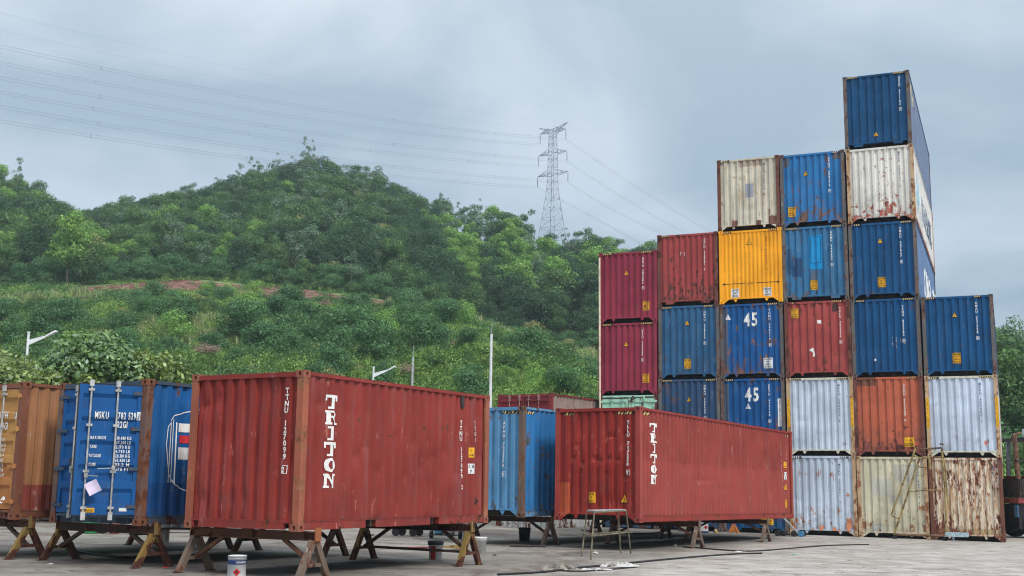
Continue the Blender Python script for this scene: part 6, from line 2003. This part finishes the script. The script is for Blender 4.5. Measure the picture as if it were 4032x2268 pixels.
# ------------------------------------------------------------------ platform ladder against the stack
M['ladder'] = simple('ladder_paint', (.34, .27, .11), .6, var=.2, scale=3, dirt=((.14, .07, .035), .5))
M['ladder_rust'] = simple('ladder_rust', (.17, .10, .06), .7, var=.3, scale=4)
A_ = Vector((math.cos(SYAW), math.sin(SYAW), 0)); Dp_ = Vector((-math.sin(SYAW), math.cos(SYAW), 0))
o5 = Vector((SX, SY, 0)) - Dp_ * .55
def onplane(px, py):
    """point of the upright plane just in front of the stack seen at the pixel"""
    u2 = (px - 2016) / FPX; w2 = -(py - 1134) / FPX
    d = _f + _cr * u2 + _cu * w2
    t = (o5 - Vector((0, 0, CH))).dot(Dp_) / d.dot(Dp_)
    return Vector((0, 0, CH)) + d * t
b0 = onplane(3525, 2118)
e = empty('platform_ladder', (b0.x, b0.y, gz(b0.x, b0.y)), 0, 'rusty yellow platform ladder on wheels leaning before the cream and rusted containers', 'ladder')
eo = Vector(e.location)
def lad(nm, pts, r_=.034, mat='ladder'):
    mb = MB(); mb.tube([onplane(*q) - eo for q in pts], r_, 8); return mb.build(nm, M[mat], e)
lad('stile', [(3521, 2103), (3578, 1934), (3620, 1806)], .036)
lad('handrail', [(3509, 2029), (3545, 1933), (3605, 1764)], .034)
lad('bracket', [(3509, 2029), (3538, 2041)], .03)
lad('post', [(3727, 2105), (3722, 1940), (3708, 1763)], .038)
lad('post', [(3733, 1985), (3720, 1812)], .028)
lad('top_rail', [(3605, 1764), (3640, 1768), (3708, 1763)], .03, 'ladder_rust')
lad('platform_rail', [(3600, 1792), (3616, 1803), (3706, 1800)], .03)
lad('post', [(3659, 1802), (3663, 1848)], .04)
lad('step', [(3611, 1838), (3659, 1842)], .022, 'ladder_rust')
lad('step', [(3578, 1936), (3640, 1930), (3716, 1931)], .024)
lad('base_bar', [(3518, 2104), (3730, 2111)], .042, 'ladder_rust')
lad('top_finial', [(3700, 1748), (3716, 1750)], .03, 'ladder_rust')
for q in ((3523, 2117), (3721, 2125)):
    w0 = onplane(*q) - eo
    mb = MB(); mb.tube([w0 - Dp_ * .03, w0 + Dp_ * .03], .085, 14); mb.build('wheel', M['rubber'], e)
    mb = MB(); mb.bar(w0, w0 + Vector((0, 0, .14)), .05); mb.build('caster_fork', M['ladder_rust'], e)
b1 = onplane(3765, 2113)
mb = MB(); v0 = b1; A3 = A_
for k in range(2):
    z_ = b1.z + k * .1
mb.bar(b1 - A_ * .38, b1 + A_ * .38, .25, .012); mb.bar(b1 - A_ * .38 + Vector((0, -.1, .08)), b1 + A_ * .38 + Vector((0, -.1, .08)), .012, .14)
mb.bar(b1 - A_ * .1 + Vector((0, 0, -.2)), b1 - A_ * .1, .07)
tag(mb.build('angle_plate', simple('pale_blue_paint', (.38, .50, .55), .5, dirt=((.3, .2, .15), .66))), 'pale blue-grey bent plate on a foot at the bottom of the rusted container', 'plate')

# ------------------------------------------------------------------ forklift at the right edge
M['fork_red'] = simple('fork_red', (.24, .045, .05), .5, var=.2, dirt=((.1, .06, .05), .6))
q = at(4036, 2095, 46.5); bx_ = q.x; by_ = q.y; bz_ = gz(bx_, by_)
FK = empty('forklift_truck', (bx_, by_, bz_), .12, 'red heavy forklift with a dark engine bay and grey cab, cut by the right edge', 'forklift')
mb = MB(); mb.box(-.72, 4.2, -.9, .9, 1.32, 1.52); mb.build('chassis', M['fork_red'], FK)
mb = MB(); mb.box(-.66, -.30, -.78, .78, .35, 1.3); mb.box(-.301, 4.2, -.55, .55, .5, 1.31); mb.build('underbody', M['black_print'], FK)
mb = MB(); mb.box(-.62, .35, -.8, .8, 1.53, 2.25)
mb.build('engine_bay', M['steel_dark'], FK)
for i in range(9):
    mb = MB(); mb.box(-.58 + i * .1, -.55 + i * .1, -.825, -.80, 1.58, 2.2); mb.build('grille_bar', M['steel_dark'], FK)
def wheel(x, y):
    mb = MB(); prof = [(.30, -.15), (.46, -.15), (.52, -.11), (.53, 0), (.52, .11), (.46, .15), (.30, .15)]
    n = 28; vs = []
    for r_, yy_ in prof:
        for k in range(n):
            a = 2 * math.pi * k / n; rr = r_ * (1 - (.02 if k % 2 and r_ > .5 else 0)); vs.append((x + rr * math.cos(a), y + yy_, .53 + rr * math.sin(a)))
    fs = [(i * n + k, i * n + (k + 1) % n, (i + 1) * n + (k + 1) % n, (i + 1) * n + k) for i in range(len(prof) - 1) for k in range(n)]
    mb.add(vs, fs, False); wo = mb.build('wheel', M['rubber'], FK)
    mb = MB(); pr = [(.0, -.05), (.1, -.07), (.12, -.12), (.2, -.06), (.27, -.05), (.31, -.14)]
    vs = [(x + r_ * math.cos(2 * math.pi * k / 20), y + yy_, .53 + r_ * math.sin(2 * math.pi * k / 20)) for r_, yy_ in pr for k in range(20)]
    mb.add(vs, [(i * 20 + k, i * 20 + (k + 1) % 20, (i + 1) * 20 + (k + 1) % 20, (i + 1) * 20 + k) for i in range(5) for k in range(20)], True); mb.build('rim', simple('rim_dirt', (.16, .13, .11), .7), wo)
wheel(0.02, -.75); wheel(0.02, .75); wheel(3.4, -.75); wheel(3.4, .75)
mb = MB(); mb.tube([(-.48, -.6, 1.6), (-.55, -.6, 3.6), (-.58, -.6, 3.9)], [.10, .10, .11], 10); mb.tube([(-.62, -.6, 3.92), (-.3, -.6, 4.0)], .05, 8); mb.build('exhaust_pipe', simple('rust_pipe', (.17, .09, .06), .8, var=.3), FK)
for z_ in (1.75, 2.9):
    mb = MB(); mb.box(-.62, -.3, -.72, -.5, z_, z_ + .06); mb.build('pipe_clamp', M['steel_dark'], FK)
for x0_, x1_, y_ in ((-.15, -.10, -.7), (1.4, 1.35, -.7), (-.15, -.1, .7), (1.4, 1.35, .7)):
    mb = MB(); mb.bar((x0_, y_, 2.35), (x1_, y_, 3.7), .15, .1); mb.build('cab_post', M['grey_paint'], FK)
mb = MB(); mb.box(-.28, 1.5, -.8, .8, 3.7, 3.84); mb.build('cab_roof', M['steel_dark'], FK)
mb = MB(); mb.box(-.3, 1.5, -.76, .76, 2.26, 2.36); mb.box(-.25, .05, -.84, -.66, 2.36, 2.78); mb.build('cab_base', M['fork_red'], FK)
gm, gt, go_ = new_mat('cab_glass'); gb = gt.nodes.new('ShaderNodeBsdfPrincipled'); gb.inputs['Base Color'].default_value = (.05, .07, .08, 1); gb.inputs['Roughness'].default_value = .08
gt.links.new(gb.outputs[0], go_.inputs[0])
mb = MB(); mb.box(-.02, 1.3, -.7, -.69, 2.4, 3.68); mb.build('window', gm, FK)
mb = MB(); mb.box(-.05, .18, -.55, -.3, 3.841, 4.05); mb.box(-.08, .02, -.5, -.34, 3.95, 4.18); mb.build('work_lamp', M['can_white'], FK)
mb = MB(); mb.box(-.3, -.12, -.95, -.82, 1.55, 1.8); mb.build('tail_lamp', M['red_print'], FK)
mb = MB(); mb.box(-.75, -.70, -.85, -.62, .8, 1.25); mb.build('side_plate', simple('blue_plate', (.04, .15, .3), .5), FK)

# ------------------------------------------------------------------ hoses, rags and litter on the ground
def hose(pts, r_, label, mat='cable', name='hose'):
    ps = [atg(*q) for q in pts]
    out_ = []
    for i in range(len(ps) - 1):
        p0 = ps[max(0, i - 1)]; p1 = ps[i]; p2 = ps[i + 1]; p3 = ps[min(len(ps) - 1, i + 2)]
        for k in range(8):
            t = k / 8
            out_.append(.5 * ((2 * p1) + (p2 - p0) * t + (2 * p0 - 5 * p1 + 4 * p2 - p3) * t * t + (3 * p1 - p0 - 3 * p2 + p3) * t ** 3))
    out_.append(ps[-1])
    for p in out_: p.z = gz(p.x, p.y) + r_ * .9
    mb = MB(); mb.tube(out_, r_, 6)
    return tag(mb.build(name, M[mat]), label, 'hose')
hose([(1960, 2266), (2140, 2256), (2270, 2240), (2420, 2226), (2600, 2208), (2780, 2192), (2900, 2184), (3000, 2181)], .022, 'long black hose curving across the foreground concrete')
hose([(2690, 2155), (2800, 2164), (2920, 2172), (3010, 2170), (3130, 2160), (3260, 2150), (3420, 2146)], .020, 'black hose lying from the right trestle towards the ladder')
hose([(260, 2165), (340, 2180), (440, 2196), (500, 2200), (560, 2196)], .03, 'dark hose on the ground under the royal blue container')
hose([(620, 2098), (900, 2103), (1200, 2114), (1300, 2117)], .014, 'thin cable running beyond the near red container')
hose([(2180, 2248), (2280, 2252), (2380, 2246), (2500, 2236)], .016, 'thin hose beside the rags in the foreground')
hose([(2290, 2090), (2400, 2102), (2540, 2104), (2600, 2098)], .03, 'thick black hose behind the metal stool')
def rag(px0, px1, py, dep, hmax, label, seed, mat, name='plastic_sheet'):
    a = atg(px0, py); b = atg(px1, py)
    rg = np.random.default_rng(seed)
    L_ = (b - a).length; n, m_ = 44, 14
    ph = rg.uniform(0, 6.28, (8,)); vs = []
    for i in range(n + 1):
        for j in range(m_ + 1):
            u, v = i / n, j / m_
            ed = math.sin(math.pi * u) ** .5 * math.sin(math.pi * v) ** .6
            x = u * L_ - L_ / 2 + .06 * math.sin(9 * v + ph[0]); y = (v - .5) * dep * (.55 + .45 * math.sin(u * 7 + ph[1])) + .12 * dep * math.sin(u * 13 + ph[2])
            z = .012 + ed * hmax * (.35 + .35 * math.sin(u * 17 + ph[3] + 3 * math.sin(v * 5)) + .25 * math.sin(u * 41 + v * 19 + ph[4]) + .18 * rg.normal())
            vs.append((x, y, max(.006, z)))
    fs = [(i * (m_ + 1) + j, (i + 1) * (m_ + 1) + j, (i + 1) * (m_ + 1) + j + 1, i * (m_ + 1) + j + 1) for i in range(n) for j in range(m_)]
    mb = MB(); mb.add(vs, fs, False)
    o = mb.build(name, mat); c = (a + b) / 2; o.location = (c.x, c.y, gz(c.x, c.y)); o.rotation_euler = (0, 0, math.atan2((b - a).y, (b - a).x))
    return tag(o, label, 'plastic sheet')
M['sheet'] = simple('plastic_white', (.52, .52, .51), .4, var=.08)
M['rag'] = simple('rag_grey', (.33, .31, .27), .8, var=.2)
rag(2138, 2262, 2246, .55, .16, 'crumpled greyish rag bundle in the foreground left of the white sheet', 3, M['rag'], 'rag')
rag(2372, 2508, 2232, .5, .10, 'crumpled white plastic sheet in the right foreground', 4, M['sheet'])
rag(2270, 2400, 2247, .3, .04, 'thin white plastic strip between the rag bundle and the white sheet', 5, M['sheet'])
def litter(px, py, w_, h_, mat, lb, seed):
    p = atg(px, py); rg = random.Random(seed); mb = MB()
    n = 7; vs = [(0, 0, h_)] + [(w_ * .5 * rg.uniform(.6, 1.2) * math.cos(6.28 * k / n), w_ * .35 * rg.uniform(.6, 1.2) * math.sin(6.28 * k / n), .004 + h_ * rg.uniform(0, .4)) for k in range(n)]
    mb.add(vs, [(0, 1 + k, 1 + (k + 1) % n) for k in range(n)]); o = mb.build('litter_scrap', M[mat]); o.location = tuple(p)
    tag(o, lb, 'litter')
litter(2345, 2181, .2, .06, 'sheet', 'white scrap of paper by the stool\'s front leg', 1)
litter(2905, 2173, .26, .03, 'bucket_white', 'pale scrap on the hose crossing right of the foreground', 2)
litter(2930, 2172, .2, .04, 'sheet', 'white scrap just right of the pale one by the hoses', 3)
litter(2893, 2183, .14, .03, 'red_print', 'small red scrap by the hoses', 4)
litter(650, 2238, .14, .03, 'red_print', 'small red scrap before the blue container\'s trestle', 5)
litter(200, 2224, .16, .03, 'sheet', 'white scrap at the foot of the blue container\'s left trestle leg', 6)
litter(1948, 2188, .16, .04, 'steel_dark', 'dark scrap on the concrete right of the yellow-ended trestle', 7)
litter(2660, 2152, .16, .08, 'rag', 'grey-brown lump at the foot of the right trestle', 8)
litter(225, 2158, .5, .06, 'sheet', 'white sheet scrap lying under the royal blue container', 9)
litter(3125, 2185, .2, .02, 'dark_green', 'greenish flat scrap on the open concrete at the right', 10)
# broom, rods, pump parts
def rod(a, b, r_, mat, lb, nm, cat, z_=None):
    p, q = atg(*a), atg(*b); mb = MB(); h_ = r_ if z_ is None else z_
    mb.tube([(p.x, p.y, p.z + h_), (q.x, q.y, q.z + h_)], r_, 8); return tag(mb.build(nm, M[mat]), lb, cat)
e = empty('broom', tuple(atg(1700, 2165)), 0, 'broom with a red-brown handle and straw head lying behind the stained bucket', 'broom')
bo = Vector(e.location); a, b, c = atg(1582, 2163) - bo, atg(1745, 2165) - bo, atg(1838, 2163) - bo
mb = MB(); mb.tube([a + Vector((0, 0, .04)), b + Vector((0, 0, .06))], .018, 8); mb.build('handle', M['fork_red'], e)
mb = MB(); rg = random.Random(3)
for k in range(60):
    t = Vector((rg.uniform(-.05, .05), rg.uniform(-.14, .14), rg.uniform(0, .12)))
    mb.bar(b + Vector((0, 0, .06)) + t * .2, c + t, .012)
mb.build('bristles', simple('straw', (.36, .24, .08), .8, var=.3), e)
rod((2008, 2153), (2148, 2154), .025, 'steel_dark', 'dark steel rod on the ground left of the long red container', 'steel_rod', 'rod')
rod((1405, 2120), (1470, 2108), .02, 'steel_dark', 'short dark rod on the ground under the near red container', 'steel_rod', 'rod')
e = empty('hand_broom', tuple(atg(2890, 2100)), 0, 'orange and blue bristle broom standing before the deep blue bottom container', 'broom')
mb = MB(); mb.tube([(0, 0, .3), (.02, .05, .95)], .018, 8); mb.build('handle', M['red_print'], e)
mb = MB()
for k in range(40):
    a = -0.9 + 1.8 * k / 39; mb.bar((math.sin(a) * .06, 0, .32), (math.sin(a) * .26, rg.uniform(-.04, .04), .03), .02)
mb.build('bristles', simple('orange_bristle', (.55, .2, .06), .8, var=.2), e)
e = empty('pump_jack', tuple(atg(3110, 2112)), SYAW, 'blue and black wheeled jack with tools at the far end of the long red container', 'jack')
mb = MB(); mb.box(-.5, .55, -.08, .08, .03, .07); mb.build('frame', M['steel_dark'], e)
for x_ in (-.42, -.22, .15, .4):
    mb = MB(); mb.tube([(x_, -.12, .1), (x_, .12, .1)], .10, 14); mb.build('wheel', M['rubber'] if x_ < .3 else simple('jack_blue', (.06, .22, .4), .5), e)
mb = MB(); mb.bar((.3, 0, .1), (-.35, .2, .75), .07, .04); mb.build('lever', M['grey_paint'], e)
for px, py, lb, md, st in ((2122, 2071, 'white drum with a red stripe far beneath the light blue container', 'can_white', 'red_print'), (2215, 2068, 'second white drum with red stripe, beyond the long red container\'s left corner', 'can_white', 'red_print')):
    p = atg(px, py); e = empty('drum', tuple(p), 0, lb, 'drum')
    mb = MB(); mb.lathe([(0, 0), (.20, 0), (.21, .02), (.21, .56), (.19, .58), (0, .58)], 18); mb.build('body', M[md], e)
    mb = MB(); vs = []
    for i in range(5):
        a = -1.9 + .5 * i / 4; vs += [(.214 * math.cos(a), .214 * math.sin(a), .03), (.214 * math.cos(a), .214 * math.sin(a), .55)]
    mb.add(vs, [(2 * i, 2 * i + 2, 2 * i + 3, 2 * i + 1) for i in range(4)]); mb.build('stripe', M[st], e)
p = atg(2772, 2098)
e = empty('paint_tin', tuple(p), 0, 'white square tin with a red diamond beneath the long red container', 'paint can')
mb = MB(); mb.box(-.14, .14, -.12, .12, 0, .36); mb.build('body', M['can_white'], e); mb = MB(); mb.box(-.142, .142, -.122, -.1201, 0, .06); mb.build('label_band', M['navy'], e)
mb = MB(); mb.add([(-.02, -.124, .2), (.05, -.124, .13), (.12, -.124, .2), (.05, -.124, .27)], [(0, 1, 2, 3)]); mb.build('hazard_diamond', M['red_print'], e)
p = atg(2720, 2095)
for k, (dx_, lb) in enumerate(((-.2, 'white sack leaning beneath the long red container'), )):
    e = empty('white_sack', (p.x + dx_, p.y + .3, p.z), 0, lb, 'sack'); mb = MB(); mb.lathe([(0, 0), (.2, 0), (.24, .12), (.2, .3), (.1, .42), (.03, .46), (0, .46)], 12); mb.build('bag', M['rag'], e)
rod((2450, 2072), (2640, 2078), .06, 'pale_yellow', 'pale timber plank lying beyond the long red container', 'timber_plank', 'plank')
rod((2800, 2066), (2822, 2100), .05, 'pale_yellow', 'pale timber offcut beside the white tin', 'timber_offcut', 'plank')
for px, py, lb in ((2385, 2066, 'blue-lidded white tub on the ground behind the metal stool'), (2358, 2070, 'white tub left of the blue-lidded one behind the stool')):
    p = atg(px, py); e = empty('plastic_tub', tuple(p), 0, lb, 'tub')
    mb = MB(); mb.lathe([(0, 0), (.2, 0), (.22, .22), (0, .22)], 14); mb.build('body', M['can_white'], e)
    mb = MB(); mb.lathe([(0, .245), (.23, .245), (.23, .221)], 14); mb.build('lid', M['navy'], e)
# sheet of paper caught on the blue container's door handle
pu = .76; pa = R(58)
pm = Vector((W - .135 - pu * math.cos(pa) + .13 * math.sin(pa), .02 - pu * math.sin(pa) - .13 * math.cos(pa), .66))
mb = MB(); n = 6; vs = []
for i in range(n + 1):
    for j in range(n + 1):
        a, b = i / n - .5, j / n - .5; rr = .22
        x = (a * math.cos(.5) - b * math.sin(.5)) * .22; z = (a * math.sin(.5) + b * math.cos(.5)) * .22
        vs.append((x, -.02 - .05 * a * a * 4 + .02 * b, z))
mb.add(vs, [(i * (n + 1) + j, (i + 1) * (n + 1) + j, (i + 1) * (n + 1) + j + 1, i * (n + 1) + j + 1) for i in range(n) for j in range(n)], True)
pp = mb.build('paper_sheet', M['purple_paper'])
pp.location = MS.matrix_basis @ pm if False else (Matrix.Translation(MS.location) @ Matrix.Rotation(MS.rotation_euler.z, 4, 'Z')) @ pm
pp.rotation_euler = (0, 0, MS.rotation_euler.z + pa)
tag(pp, 'lilac paper sheet caught on the door handle of the royal blue container', 'paper')

# ------------------------------------------------------------------ air
mb = MB(); mb.box(-420, 420, -60, 620, -70, 175)
hz, ht, ho = new_mat('haze')
pv = ht.nodes.new('ShaderNodeVolumePrincipled'); pv.inputs['Color'].default_value = (.66, .86, 1.0, 1); pv.inputs['Density'].default_value = HAZE; pv.inputs['Anisotropy'].default_value = .0
ht.links.new(pv.outputs[0], ho.inputs['Volume'])
tag(mb.build('haze', hz), kind='stuff')
